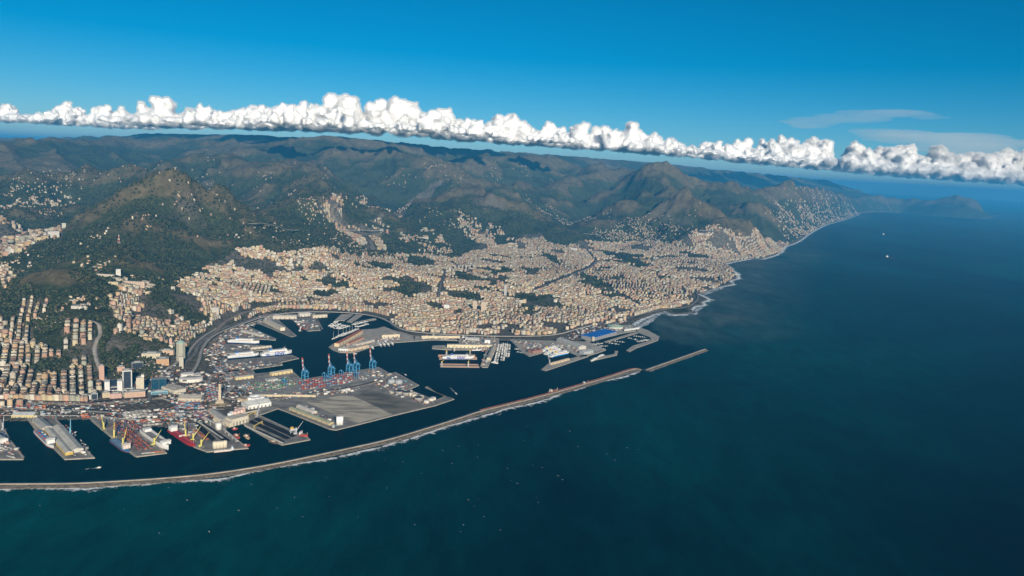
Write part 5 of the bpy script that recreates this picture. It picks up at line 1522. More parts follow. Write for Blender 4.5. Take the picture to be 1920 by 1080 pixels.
def heap(label, quad, h, m, name='coal_heap', cat='heap', group=None):
    """a long ridge of bulk material over a four-cornered patch (corners in order)"""
    w = [Vector((*at(*p, QZ), QZ + .05)) for p in quad]
    c0, c1 = (w[0] + w[3]) / 2, (w[1] + w[2]) / 2
    V, F, n_ = [], [], 14
    rs_ = random.Random(int(quad[0][0]))
    for i in range(n_ + 1):
        t = i / n_
        a, b = w[0].lerp(w[1], t), w[3].lerp(w[2], t)
        hh = h * min(1, 6 * min(t, 1 - t) + .05) * rs_.uniform(.8, 1.1)
        for q, k in ((0, 0), (.3, .8), (.5, 1), (.7, .8), (1, 0)):
            p = a.lerp(b, q); V.append((p.x, p.y, p.z + hh * k))
    for i in range(n_):
        for j in range(4): F.append((i * 5 + j, (i + 1) * 5 + j, (i + 1) * 5 + j + 1, i * 5 + j + 1))
    me = bpy.data.meshes.new(name); me.from_pydata(V, [], F); me.update()
    return tag(link(name, me, m), label, cat, group)
heap('long black coal heap along the outer side of the coal pier', [(484, 783), (558, 816), (548, 820), (474, 786)], 7, COALM)
heap('middle black coal heap between the conveyor tracks', [(472, 787), (546, 821), (537, 824), (466, 792)], 6, COALM)
heap('black coal heap along the inner wall of the coal pier', [(479, 803), (535, 828), (528, 831), (472, 804)], 5, COALM)
heap('black coal strip on the pier with the cream silos', [(371, 791), (405, 823), (397, 827), (363, 797)], 6, COALM)
heap('second black coal strip beside the grey conveyor', [(383, 793), (433, 826), (421, 830), (374, 794)], 6, COALM)
def patch(name, pts, m, z):
    w = [(*at(*p, QZ), z) for p in pts]
    me = bpy.data.meshes.new(name); me.from_pydata(w, [], [tuple(range(len(w)))]); me.update()
    if me.polygons[0].normal.z < 0: me.flip_normals()
    return tag(link(name, me, m), None, kind='structure')
def field_mat(name, c1, c2, sx, rz):
    m = mat(name, c1, 1.0, .01, .02)
    nt = m.node_tree
    nz = [n for n in nt.nodes if n.type == 'TEX_NOISE'][0]; tc = [n for n in nt.nodes if n.type == 'TEX_COORD'][0]; rp = [n for n in nt.nodes if n.type == 'VALTORGB'][0]
    mp = nt.nodes.new('ShaderNodeMapping'); mp.inputs['Rotation'].default_value[2] = rz; mp.inputs['Scale'].default_value = (1, sx, 1)
    nt.links.new(tc.outputs['Object'], mp.inputs[0]); nt.links.new(mp.outputs[0], nz.inputs['Vector'])
    nz.inputs['Scale'].default_value = .006; nz.inputs['Detail'].default_value = 7; nz.inputs['Roughness'].default_value = .62
    rp.color_ramp.elements[0].position, rp.color_ramp.elements[0].color = .40, (*c2, 1)
    rp.color_ramp.elements[1].position, rp.color_ramp.elements[1].color = .53, (*c1, 1)
    return m
patch('sand_field', [(570, 753), (637, 742), (664, 743), (735, 777), (672, 793), (660, 790)], field_mat('sand_fill', (.50, .44, .34), (.21, .19, .15), 5, R(-52)), QZ + .12)
patch('earth_field', [(660, 742), (704, 733), (795, 761), (739, 776.5)], field_mat('earth_fill', (.19, .17, .13), (.095, .09, .076), 3, R(35)), QZ + .16)
patch('terminal_yard', [(445, 723), (537, 704), (560, 714), (662, 699), (706, 691), (735, 706), (660, 718), (552, 738), (478, 738)], mat('terminal_asphalt', (.27, .255, .235), 1, .3, .03), QZ + .10)
# ================================================================== ships
def hull_outline(L, Bm, bow=.26, stern=.92, n=10):
    """half-width plan of a hull, bow towards +x"""
    top = []
    for i in range(n + 1):
        t = i / n
        x = -L / 2 + L * t
        k = stern + (1 - stern) * min(1, t / .15) if t < .15 else 1.0
        if t > 1 - bow:
            q = (t - (1 - bow)) / bow
            k = 1 - q ** 2.0
        top.append((x, max(.02, k) * Bm / 2))
    return top
def hull_mesh(L, Bm, free, sheer=0.0, bow=.26, n=14):
    o = hull_outline(L, Bm, bow, n=n)
    V, F = [], []
    for x, w in o:
        t = (x / L + .5)
        zz = free + sheer * max(0, t - .7) / .3
        dx = 0
        V += [(x * (.97 if t > .8 else 1), -w * .86, -1.5), (x, -w, free * .45), (x, -w, zz), (x, w, zz), (x, w, free * .45), (x * (.97 if t > .8 else 1), w * .86, -1.5)]
    for i in range(len(o) - 1):
        a, b = i * 6, (i + 1) * 6
        F += [(a, b, b + 1, a + 1), (a + 1, b + 1, b + 2, a + 2), (a + 3, b + 3, b + 4, a + 4), (a + 4, b + 4, b + 5, a + 5)]
    F.append((0, 1, 2, 3, 4, 5)); e = (len(o) - 1) * 6; F.append((e + 5, e + 4, e + 3, e + 2, e + 1, e))
    deck = [(i * 6 + 2) for i in range(len(o))] + [(i * 6 + 3) for i in reversed(range(len(o)))]
    return V, F, [V[k] for k in deck]
def ship_root(name, label, cat, ps, pb, z=0.0, group=None):
    a, b = at(*ps, z), at(*pb, z)
    L = math.hypot(b[0] - a[0], b[1] - a[1])
    root = empty(name, (float(a[0] + b[0]) / 2, float(a[1] + b[1]) / 2, z), yaw_of(a, b))
    return tag(root, label, cat, group), L
def put_hull(root, L, Bm, free, c_hull, c_deck, sheer=0.0, bow=.26, boot=None):
    V, F, dk = hull_mesh(L, Bm, free, sheer, bow)
    me = bpy.data.meshes.new('hull'); me.from_pydata(V, [], F); me.update()
    h = link('hull', me, M(c_hull, .5), root)
    me = bpy.data.meshes.new('deck'); me.from_pydata([(x, y, z - .25) for x, y, z in dk], [], [tuple(range(len(dk)))]); me.update()
    link('deck', me, M(c_deck, .9), root)
    if boot:
        o = hull_outline(L, Bm * 1.004, bow, n=14); pts = [(x, -w) for x, w in o] + [(x, w) for x, w in reversed(o)]
        MB().prism(pts, -.5, free * .16).build('boot_stripe', M(boot, .5), root)
    return h
def lettering(text, size, m, parent, loc, rot):
    cu = bpy.data.curves.new('lettering', 'FONT'); cu.body = text; cu.size = size; cu.extrude = .12; cu.align_x = 'CENTER'; cu.offset = size * .03
    tmp = bpy.data.objects.new('lettering', cu); COL.objects.link(tmp)
    dg_ = bpy.context.evaluated_depsgraph_get(); dg_.update()
    me = bpy.data.meshes.new_from_object(tmp.evaluated_get(dg_))
    bpy.data.objects.remove(tmp)
    me.materials.clear()
    o = link('lettering', me, m, parent); o.location = loc; o.rotation_euler = rot
    return o
NAVY = (.012, .06, .26)
def ferry(label, ps, pb, Bm=26, free=13, up=13, c_hull=WHITE, c_deck=(.40, .42, .43), funnel=BLUE, stripe=NAVY, text=None, z=0.0, group=None, name='ferry'):
    root, L = ship_root(name, label, 'ferry', ps, pb, z, group)
    put_hull(root, L, Bm, free, c_hull, c_deck, sheer=3, bow=.2, boot=stripe)
    s = MB().box(-L * .04, 0, free, L * .74, Bm * .94, up * .4).build('lower_decks', M(WHITE), root)
    w = MB()
    for k in range(2):
        for e in (-1, 1): w.box(-L * .04, e * Bm * .472, free + 1.2 + k * 2.4, L * .70, .2, .9)
    w.build('window_band', M((.10, .13, .16), .4), s)
    MB().box(L * .03, 0, free + up * .4, L * .56, Bm * .86, up * .35).build('upper_decks', M((.78, .78, .77)), root)
    b = MB().box(L * .27, 0, free + up * .75, L * .07, Bm * .96, up * .25).build('bridge', M(WHITE), root)
    MB().box(L * .306, 0, free + up * .82, .3, Bm * .86, 1.4).build('bridge_window', M((.08, .10, .13), .3), b)
    f = MB().box(-L * .20, 0, free + up * .75, L * .07, Bm * .3, up * .75).build('funnel', M(funnel), root)
    MB().box(-L * .20, 0, free + up * 1.5, L * .06, Bm * .24, 1.0).build('funnel_cap', M(DARK), f)
    for e in (-1, 1):
        for k in range(4):
            MB().box(-L * .05 + k * L * .08, e * Bm * .49, free + up * .18, L * .045, 2.2, 2.2).build('lifeboat', M((.60, .24, .07)), root)
    MB().bar((L * .27, 0, free + up), (L * .27, 0, free + up + 12), .7, .3).build('mast', M(WHITE), root)
    st = MB()
    for e in (-1, 1): st.box(-L * .06, e * (Bm / 2 + .05), free * .55, L * .66, .2, free * .1)
    st.build('side_stripe', M((.10, .25, .50)), root)
    if text:
        BL = M((.012, .07, .36), .5)
        e = -1
        lettering(text, free * 1.55, BL, root, (L * .07, e * (Bm / 2 + .35), free * .12), (R(90), 0, 0))
        for k in range(4):      # the fan of blue curved bars before the letters
            MB().bar((-L * .33 + k * L * .028, e * (Bm / 2 + .2), free * .15), (-L * .38 + k * L * .028, e * (Bm / 2 + .2), free * .9), L * .013).build('blue_bar', BL, root)
    return root, L
ferry('white ferry alone in the basin between the wedge pier and the shed pier', (428, 641.5), (486, 644), 25, 12, 12)
ferry('white ferry with a blue waterline moored astern of the lettered ferry', (426, 671.5), (485, 666.5), 25, 12, 12)
ferry('large white ferry with big blue GNV letters on its side', (489, 668), (547, 662.5), 28, 15, 14, text='GNV')
# cruise-coloured fast ferries in the shipyard
for i_, (a_, b_, la) in enumerate([((1015, 660), (1046, 653.5), 'innermost of the blue and white ferries in the shipyard'), ((1022, 665.5), (1053, 658), 'middle one of the blue and white ferries in the shipyard'), ((1030.5, 670), (1067, 662), 'outermost of the blue and white ferries in the shipyard')]):
    r_, L_ = ferry(la, a_, b_, 21, 9, 11, funnel=(.62, .46, .08), stripe=(.03, .18, .46))
    MB().box(-L_ * .02, 0, 1.5, L_ * .72, 21.3, 3.2).build('blue_band', M((.05, .26, .56)), r_)
def cargo(label, ps, pb, Bm, free, c_hull, c_deck, house=-.40, house_c=WHITE, hatches=5, hatch_c=(.30, .14, .10), cat='cargo ship', name='cargo_ship', pipes=False, boot=(.30, .05, .04), cranes=0, house_h=16, z=0.0, sheer=2.5):
    root, L = ship_root(name, label, cat, ps, pb, z)
    put_hull(root, L, Bm, free, c_hull, c_deck, sheer=sheer, boot=boot)
    h = MB().box(house * L, 0, free - .3, L * .10, Bm * .9, house_h * .75).build('deckhouse', M(house_c), root)
    b = MB().box(house * L + L * .01, 0, free + house_h * .72, L * .06, Bm * 1.02, house_h * .28).build('bridge', M(house_c), root)
    MB().box(house * L + L * .042, 0, free + house_h * .80, .3, Bm * .9, 1.3).build('bridge_window', M((.08, .10, .13), .3), b)
    MB().box(house * L - L * .045, 0, free, L * .03, Bm * .3, house_h * 1.1).build('funnel', M((.30, .30, .32)), root)
    lo, hi = (-.30, .36) if house < 0 else (-.42, .12)
    for i in range(hatches):
        x = L * (lo + (hi - lo) * (i + .5) / hatches)
        MB().box(x, 0, free - .3, L * (hi - lo) / hatches * .8, Bm * .68, 2.0).build('hatch', M(hatch_c), root)
    if pipes:
        p = MB()
        for y in (-2.5, 0, 2.5): p.bar((-L * .3, y, free + 2.2), (L * .4, y, free + 2.2), 1.0)
        p.build('deck_pipes', M((.56, .10, .09)), root)
        MB().box(-L * .02, 0, free, 3, Bm * .8, 5).build('manifold', M((.66, .60, .56)), root)
    for i in range(cranes):
        x = L * (lo + (hi - lo) * (i + .5) / cranes)
        c = MB().cyl(x, 0, free, 1.6, 13, 8).build('deck_crane', M((.66, .60, .42)), root)
        MB().bar((x, 0, free + 12), (x + L * .13, 0, free + 17), 1.4, .7).build('jib', M((.66, .60, .42)), c)
    MB().bar((L * .44, 0, free + sheer * .8), (L * .44, 0, free + sheer + 9), .6, .3).build('foremast', M(WHITE), root)
    return root, L
r_, L_ = cargo('white-bowed freighter with red and blue deck cargo beside the long sheds', (70, 811), (101, 842), 24, 9, (.70, .70, .68), (.24, .28, .32), house=.30, hatches=4, hatch_c=(.16, .24, .36))
for k in range(10):
    MB().box(L_ * (-.42 + .055 * k), (k % 3 - 1) * 6, 9, 9, 5, 3 + (k % 2) * 2.5).build('deck_cargo', M([(.40, .08, .06), (.05, .18, .36), (.55, .53, .48)][k % 3]), r_)
cargo('dark blue-hulled freighter with an orange and white house at the container pier', (212, 827), (242, 849), 24, 8, (.04, .14, .30), (.20, .22, .25), house=.33, house_c=(.72, .62, .54), hatches=5, hatch_c=(.12, .20, .32))
r_, L_ = cargo('big white vehicle carrier with a dark deck beside the container stacks', (270, 812), (316, 845), 30, 16, (.76, .75, .72), (.22, .21, .20), house=.38, hatches=0, house_h=12, sheer=4, boot=(.10, .10, .12))
MB().box(-L_ * .05, 10, 15.6, L_ * .68, 5, 5).build('ramp_house', M(WHITE), r_)
MB().box(-L_ * .36, 0, 15.6, L_ * .10, 22, 9).build('stern_house', M(WHITE), r_)
cargo('bright red tanker with a white house aft', (320, 808), (366, 839), 25, 8, (.42, .03, .035), (.36, .03, .045), house=-.40, hatches=0, pipes=True, boot=(.30, .04, .04))
cargo('small white coastal tanker with a blue house at the pier tip', (401, 848), (439, 844), 13, 4.5, (.66, .62, .58), (.60, .54, .48), house=.40, house_c=(.55, .66, .74), hatches=3, hatch_c=(.58, .52, .46), house_h=9)
r_, L_ = ship_root('barge', 'dark round-ended barge at the wall of the coal pier', 'barge', (506, 828), (521, 832.5))
put_hull(r_, L_, 17, 4, (.10, .07, .06), (.26, .18, .14)); MB().box(-3, 0, 3.8, 10, 7, 4).build('cabin', M((.60, .50, .40)), r_)
cargo('red-hulled bulk ship at the end of the coal pier', (562, 817), (577, 819.5), 18, 7, (.42, .05, .04), (.34, .12, .10), house=-.36, hatches=2, house_h=10)
for i_, (a_, b_, la, c_) in enumerate([((436, 806), (446, 804), 'red barge nearest the granary wall', (.50, .06, .04)), ((440, 816), (449, 823), 'large red dredging pontoon in the small basin', (.46, .08, .05)), ((456, 838), (469, 835), 'orange-red pontoon off the corner of the coal field pier', (.52, .10, .05)), ((459, 817), (467, 824), 'tan crane pontoon in the small basin', (.50, .38, .20))]):
    r_, L_ = ship_root('barge', la, 'barge', a_, b_)
    put_hull(r_, L_, 13, 3.4, c_, (.40, .10, .07) if i_ < 3 else (.46, .38, .26)); MB().box(-L_ * .2, 0, 3, L_ * .25, 7, 5).build('cabin', M((.64, .52, .44)), r_)
    if i_ in (1, 3): MB().bar((L_ * .1, 0, 3), (L_ * .35, 3, 17), 1.6, .7).build('jib', M((.56, .26, .08)), r_)
cargo('dark-hulled cargo ship under way on the open sea', (1661, 482.5), (1676, 486), 26, 8, (.03, .04, .06), (.10, .10, .11), house=-.38, hatches=4, house_h=18)
cargo('faint small ship far out on the open sea', (1655, 440.5), (1662, 442), 26, 8, (.05, .06, .08), (.14, .14, .15), house=-.34, hatches=3, house_h=20)
cargo('tan dredger moored behind the breakwater', (1030, 737), (1046, 732), 14, 5, (.40, .22, .15), (.50, .40, .28), house=-.34, house_c=(.66, .58, .46), hatches=2, house_h=10)
cargo('small red work ship at the breakwater beyond the dredger', (1093, 721), (1103, 718), 11, 4, (.40, .12, .08), (.44, .24, .18), house=-.3, hatches=1, house_h=8)
cargo('red work ship at the quay of the old harbour', (557.5, 609), (571, 619), 13, 5, (.46, .07, .05), (.46, .14, .10), house=-.34, hatches=2, house_h=9)
r_, L_ = cargo('white yacht-like ship lying behind the dockyard hall', (884, 657.5), (903, 657), 14, 6, WHITE, (.60, .58, .54), house=0, hatches=0, house_h=10, boot=NAVY)
# ferry on the keel blocks of the floating dock, blue letters on its side
DOCKM = M((.30, .25, .20)); DOCKB = M((.34, .19, .13))
def dock(label, ps, pb, width, wall):
    root, L = ship_root('floating_dock', label, 'floating dock', ps, pb)
    MB().box(0, 0, -3, L, width, 6.5).build('pontoon', DOCKM, root)
    for e in (-1, 1):
        w = MB().box(0, e * (width / 2 - 2.2), 3.5, L * .98, 4.4, wall).build('side_wall', DOCKB, root)
        MB().box(0, e * (width / 2 - 2.2), 3.5 + wall, L * .98, 5.0, .6).build('walkway', M((.46, .30, .22)), w)
    return root
dock('brown floating dock holding the lettered white ferry', (822, 672), (893, 672), 52, 9)
ferry('white ferry with blue letters lifted on the brown floating dock', (829, 672.3), (889, 672.3), 25, 12, 9, text='GNV', z=5.0)
dock('empty low floating dock in front of the lifted ferry', (825, 686.5), (898, 687.5), 46, 3)

# ------------------------------------------------------------------ boats
def boat_protos():
    out = []
    for nm, L, Bm, free, c in (('motorboat', 13, 4.2, 1.8, WHITE), ('motorboat', 18, 5.2, 2.4, (.72, .72, .71)), ('sailing_boat', 14, 4.0, 1.6, (.74, .74, .72)), ('motorboat', 10, 3.4, 1.4, (.60, .66, .70))):
        root = empty(nm, (0, 0, -500))
        put_hull(root, L, Bm, free, c, (.62, .56, .46), sheer=.8)
        if nm == 'sailing_boat':
            MB().box(0, 0, free - .2, L * .34, Bm * .5, .8).build('cabin', M(WHITE), root)
            MB().bar((L * .08, 0, free), (L * .08, 0, free + L * 1.25), .32, .2).build('mast', M((.75, .75, .76), .4), root)
            MB().bar((L * .06, 0, free + 1.6), (-L * .34, 0, free + 1.6), .4).build('boom', M((.06, .14, .34)), root)
        else:
            c_ = MB().box(-L * .04, 0, free - .2, L * .46, Bm * .72, 1.9).build('cabin', M(WHITE), root)
            MB().box(L * .195, 0, free + .5, .2, Bm * .6, .8).build('windscreen', GLASS, c_)
            MB().box(-L * .08, 0, free + 1.7, L * .22, Bm * .6, 1.2).build('flybridge', M((.70, .70, .69)), root)
        out.append(root)
    return out
PROTO = boat_protos()
used_proto = [False] * 4
rb = random.Random(12)
def place_boat(k, x, y, rz, label, cat, group, s=1.0):
    o = PROTO[k] if not used_proto[k] else copy_tree(PROTO[k])
    used_proto[k] = True
    o.location = (x, y, 0); o.rotation_euler.z = rz; o.scale = (s, s, s)
    tag(o, label, cat, group)
JETM = M((.46, .44, .40))
def marina(lines, label, group, s=1.0, gap=6.5, kinds=(0, 0, 1, 2, 3), fill=.8, jetty=True, what='floating_jetty'):
    for (p0, p1) in lines:
        a, b = at(*p0), at(*p1)
        L = math.hypot(b[0] - a[0], b[1] - a[1]); th = yaw_of(a, b)
        if jetty:
            o = MB().box(0, 0, -.6, L, 3.0, 1.5).build(what, JETM)
            o.location = ((a[0] + b[0]) / 2, (a[1] + b[1]) / 2, 0); o.rotation_euler.z = th
            tag(o, 'narrow floating jetty ' + label, 'jetty', 'jetties ' + group)
        u = 4.0
        while u < L - 3:
            for e in (-1, 1):
                if rb.random() < fill:
                    k = rb.choice(kinds)
                    off = (2 + 7.5 * s) * e
                    x = a[0] + math.cos(th) * u - math.sin(th) * off; y = a[1] + math.sin(th) * u + math.cos(th) * off
                    lab = ('white sailing boat moored ' if k == 2 else ('pale blue small motorboat moored ' if k == 3 else ('large white motor yacht moored ' if k == 1 else 'white motorboat moored '))) + label
                    place_boat(k, x, y, th + math.pi / 2 * e + rb.uniform(-.05, .05), lab, 'boat', group, s * rb.uniform(.85, 1.2))
            u += gap * s * rb.uniform(.9, 1.5)
marina([((938, 645), (930, 678)), ((946, 644), (942, 676)), ((954, 645), (951, 670))], 'in the marina beside the dockyard', 'boats in the dockyard marina', 0.62, 15, (0, 2, 2, 3))
marina([((966, 648), (978, 650)), ((966, 654), (980, 657)), ((969, 660), (983, 662))], 'in the basin beside the brown workshop', 'boats by the brown workshop', .65, 15)
marina([((1105, 648), (1130, 643)), ((1108, 653), (1138, 648)), ((1112, 657), (1134, 655))], 'in the yacht basin below the blue-roofed hall', 'boats below the blue-roofed hall', .8, 15, (0, 1, 2))
marina([((1142, 643), (1162, 646)), ((1152, 640), (1172, 642)), ((1178, 634), (1196, 638)), ((1188, 630), (1212, 633)), ((1196, 641), (1216, 637))], 'in the marina inside the curved mole', 'boats inside the curved mole', .75, 14)
marina([((618, 612), (632, 602)), ((622, 614), (640, 606)), ((628, 616), (648, 609)), ((634, 617), (655, 611))], 'in the old harbour marina', 'boats in the old harbour', .66, 16, (0, 1, 1, 2))
marina([((662, 609), (700, 599)), ((668, 613), (690, 607))], 'along the white jetty of the old harbour', 'boats along the white jetty', .8, 15, (1, 1, 2))
# bigger white yachts
def yacht(label, ps, pb, Bm, group=None, masts=0):
    root, L = ship_root('yacht', label, 'yacht', ps, pb, 0.0, group)
    put_hull(root, L, Bm, 4.2, (.78, .78, .77), (.60, .54, .44), sheer=1.6, bow=.36)
    MB().box(-L * .06, 0, 4, L * .56, Bm * .8, 2.6).build('saloon', M(WHITE), root)
    MB().box(-L * .08, 0, 6.6, L * .36, Bm * .66, 2.3).build('upper_deck', M((.78, .78, .78)), root)
    MB().box(-L * .06, 0, 4.8, L * .5, Bm * .82, .8).build('window_band', M((.08, .10, .13), .3), root)
    for i in range(masts):
        MB().bar((L * (-.2 + .3 * i), 0, 4), (L * (-.2 + .3 * i), 0, 42), .9, .4).build('mast', M((.72, .72, .72)), root)
    if not masts: MB().bar((-L * .1, 0, 8.8), (-L * .12, 0, 14), .6, .3).build('mast', M(WHITE), root)
    return root
for i_, (a_, b_) in enumerate([((708, 643), (716, 651)), ((715, 642.5), (723, 650.5)), ((722, 642), (731, 650)), ((731, 642), (738, 648)), ((694, 650), (701, 655))]):
    yacht('white motor yacht berthed stern-to outside the old pier' if i_ < 4 else 'lone white motor yacht at the corner of the buff pier hall', a_, b_, 10, 'yachts outside the old pier')
for i_, (a_, b_) in enumerate([((652, 624), (622, 637)), ((662, 621), (640, 631)), ((672, 617), (652, 626))]):
    yacht(['outermost three-masted white yacht along the cotton warehouse', 'middle white sailing yacht along the cotton warehouse', 'innermost white sailing yacht along the cotton warehouse'][i_], a_, b_, 10, 'sailing yachts along the cotton warehouse', 3 if i_ == 0 else 2)
yacht('big white yacht on the slip of the small jetty', (1121, 672), (1108, 678), 11)
yacht('white yacht just inside the small hooked jetty', (1132, 666), (1120, 671), 11)
yacht('white yacht at the tip of the boat basin mole', (922, 680), (934, 682), 9)
# small craft under way with their wakes
for (a_, b_, la, wl) in [((183, 877.5), (188, 877), 'small white launch crossing the outer harbour', 5), ((853, 736), (857, 740), 'small white launch leaving the oil basin', 12), ((664, 663.5), (669, 663.8), 'small white launch passing the old pier', 9), ((759, 702), (762, 704), 'small pale launch off the reclaimed land', 4)]:
    r_, L_ = ship_root('launch', la, 'boat', a_, b_)
    put_hull(r_, max(L_, 12), 4.5, 1.8, WHITE, (.6, .6, .58), sheer=.8); MB().box(0, 0, 1.6, 5, 3, 2).build('cabin', M(WHITE), r_)
    p_, q_ = np.array(at(*a_)), np.array(at(*b_)); d_ = (p_ - q_) / np.linalg.norm(p_ - q_)
    foam([tuple(q_), tuple(p_ + d_ * wl * 7)], [-5, -1, 3, 7], [.15, .5, .45, .1], seed=20 + wl, step=6)

# ------------------------------------------------------------------ cranes
def quay_crane(label, px, py, rz):
    x, y, z = here(px, py)
    root = empty('quay_crane', (x, y, z), rz); tag(root, label, 'crane', 'blue quay cranes')
    BLU = M((.07, .28, .50), .5); RW = M((.60, .14, .09), .5); WH = M((.72, .72, .70), .5)
    for a in (-9, 9):
        for b in (-12, 12):
            MB().bar((a, b, -.5), (a, b, 34), 2.2).build('leg', BLU, root)
    p = MB()
    for b in (-12, 12): p.bar((-9, b, 14), (9, b, 14), 1.8).bar((-9, b, 33), (9, b, 33), 1.8)
    for a in (-9, 9): p.bar((a, -12, 33), (a, 12, 33), 1.8).bar((a, -12, 14), (a, 12, 33), 1.2).bar((a, -12, 10), (a, 12, 10), 1.4)
    p.build('portal', BLU, root)
    MB().bar((-3.2, -30, 36), (-3.2, 14, 36), 2.0).bar((3.2, -30, 36), (3.2, 14, 36), 2.0).build('rear_beam', BLU, root)
    MB().box(0, -10, 36, 9, 14, 6).build('machine_house', M((.10, .32, .54), .5), root)
    MB().bar((-8, 10, 34), (0, 10, 56), 1.8).bar((8, 10, 34), (0, 10, 56), 1.8).bar((0, 10, 56), (0, -26, 37), .8).build('mast_frame', BLU, root)
    lo, hi = Vector((0, 14, 36)), Vector((0, 24, 90))
    for s in range(6):
        a, b = lo.lerp(hi, s / 6), lo.lerp(hi, (s + 1) / 6)
        MB().bar(a + Vector((-2, 0, 0)), b + Vector((-2, 0, 0)), 1.4).bar(a + Vector((2, 0, 0)), b + Vector((2, 0, 0)), 1.4).bar(a + Vector((-2, 0, 0)), b + Vector((2, 0, 0)), .8).build('boom_section', RW if s % 2 else WH, root)
    MB().bar((0, 10, 56), hi.lerp(lo, .4), .6).build('stay', BLU, root)
    MB().box(2.6, 4, 31, 2.6, 3, 3).build('cab', WH, root)
    return root
qa, qb = at(566, 711, QZ), at(710, 688, QZ)
qyaw = yaw_of(qa, qb)
for k_, (px, py) in enumerate([(571.5, 711), (621, 703.5), (655, 698.5), (668, 696.3), (698.5, 691.5)]):
    quay_crane('blue quay crane with raised boom, %s' % ['closest to the ochre shed', 'second from the ochre shed', 'third from the ochre shed', 'fourth from the ochre shed', 'farthest from the ochre shed'][k_], px, py, qyaw)
def yard_crane(label, px, py, rz):
    x, y, z = here(px, py)
    root = empty('yard_crane', (x, y, z), rz); tag(root, label, 'crane', 'blue yard gantry cranes')
    BLU = M((.06, .24, .46), .5)
    for a in (-12, 12):
        for b in (-5, 5): MB().bar((a, b, -.5), (a, b, 20), 1.6).build('leg', BLU, root)
    MB().bar((-15, -3, 21), (15, -3, 21), 2.2).bar((-15, 3, 21), (15, 3, 21), 2.2).build('girder', BLU, root)
    for a in (-12, 12): MB().bar((a, -6, .8), (a, 6, .8), 1.6).build('bogie', M(DARK), root)
    MB().box(4, 0, 20, 6, 6, 4).build('trolley', M((.14, .36, .56)), root)
for k_, (px, py) in enumerate([(608, 709), (614, 715), (640, 704), (663, 703), (668, 708), (533, 722), (620, 711)]):
    yard_crane('blue yard gantry straddling the container rows', px, py, qyaw + R(90 if k_ % 2 else 80))
def mobile_crane(label, px, py, rz, c_=(.66, .58, .16), up=46, reach=26, group='yellow harbour cranes'):
    x, y, z = here(px, py)
    root = empty('harbour_crane', (x, y, z), rz); tag(root, label, 'crane', group)
    MB().box(0, 0, -.2, 13, 9, 3.2).build('undercarriage', M((.12, .12, .12)), root)
    for a in (-6, 6):
        for b in (-6, 6): MB().box(a, b, -.2, 2.4, 2.4, 1.2).build('outrigger', M(c_), root)
    MB().box(0, 0, 3, 4.2, 4.2, 22).build('tower', M(c_, .6), root)
    MB().box(-4.5, 0, 3, 8, 6, 5).build('machine_house', M(c_, .6), root)
    MB().box(2.6, 0, 17, 2.4, 2.6, 3).build('cab', M(WHITE), root)
    MB().bar((1.5, -1.2, 16), (reach, 0, up), 1.6, .8).bar((1.5, 1.2, 16), (reach, 0, up), 1.6, .8).build('jib', M(c_, .6), root)
    MB().bar((0, 0, 25), (reach * .7, 0, up * .75), .5).build('stay', M(DARK), root)
    return root
for k_, (px, py, rz, la) in enumerate([(194, 805, 2.3, 'yellow harbour crane at the landward end of the container pier'), (214, 820, 2.0, 'yellow harbour crane midway along the container pier'), (231, 835, 1.6, 'yellow harbour crane beside the dark blue freighter'), (289, 835, 1.0, 'yellow harbour crane beside the white vehicle carrier'),
                                       (348, 819, 2.1, 'yellow harbour crane beside the red tanker, jib towards the store'), (362, 827, .8, 'yellow harbour crane with its jib over the asphalt yard'), (377, 838, .7, 'yellow harbour crane near the cream silos')]):
    mobile_crane(la, px, py, rz)
mobile_crane('tall light blue harbour crane on the shed pier', 132, 816, 1.9, (.16, .42, .56), 54, 10, None)
mobile_crane('grey harbour crane with striped jib at the coal pier tip', 555, 815, .5, (.44, .46, .47), 46, 24, None)
mobile_crane('grey harbour crane at the head of the coal pier', 483, 782, 1.2, (.40, .41, .42), 58, 10, None)
mobile_crane('grey crane on the westernmost pier beside the basin', 6, 806, 1.9, (.40, .41, .42), 42, 14, None)
mobile_crane('white floating crane beside the red work ship', 563, 621, 1.0, (.66, .66, .65), 34, 16, None)
mobile_crane('grey level-luffing crane near the end of the shipyard jetty', 1030, 683.5, 2.1, (.42, .42, .41), 50, 22, None)
def dock_crane(label, px, py, rz):
    x, y = at(px, py, 6.0)
    root = empty('dock_crane', (float(x), float(y), 5.4), rz); tag(root, label, 'crane', 'white-legged dock cranes')
    for a in (-4, 4):
        for b in (-2, 2): MB().bar((a, b, -.6), (a * .35, b * .5, 22), 1.3).build('leg', M((.68, .67, .62)), root)
    MB().box(0, 0, 21.5, 6, 5, 5).build('machine_house', M((.64, .48, .08)), root)
    MB().bar((0, 0, 25), (16, 0, 36), 1.4, .7).build('jib', M((.64, .50, .12)), root)
for k_, (px, py) in enumerate([(828, 687.5), (878, 687.5), (837, 667), (881, 666), (852, 658)]):
    dock_crane('white-legged dock crane with yellow cab on the %s' % ('empty floating dock' if k_ < 2 else 'side of the brown floating dock'), px, py, .4 + k_)
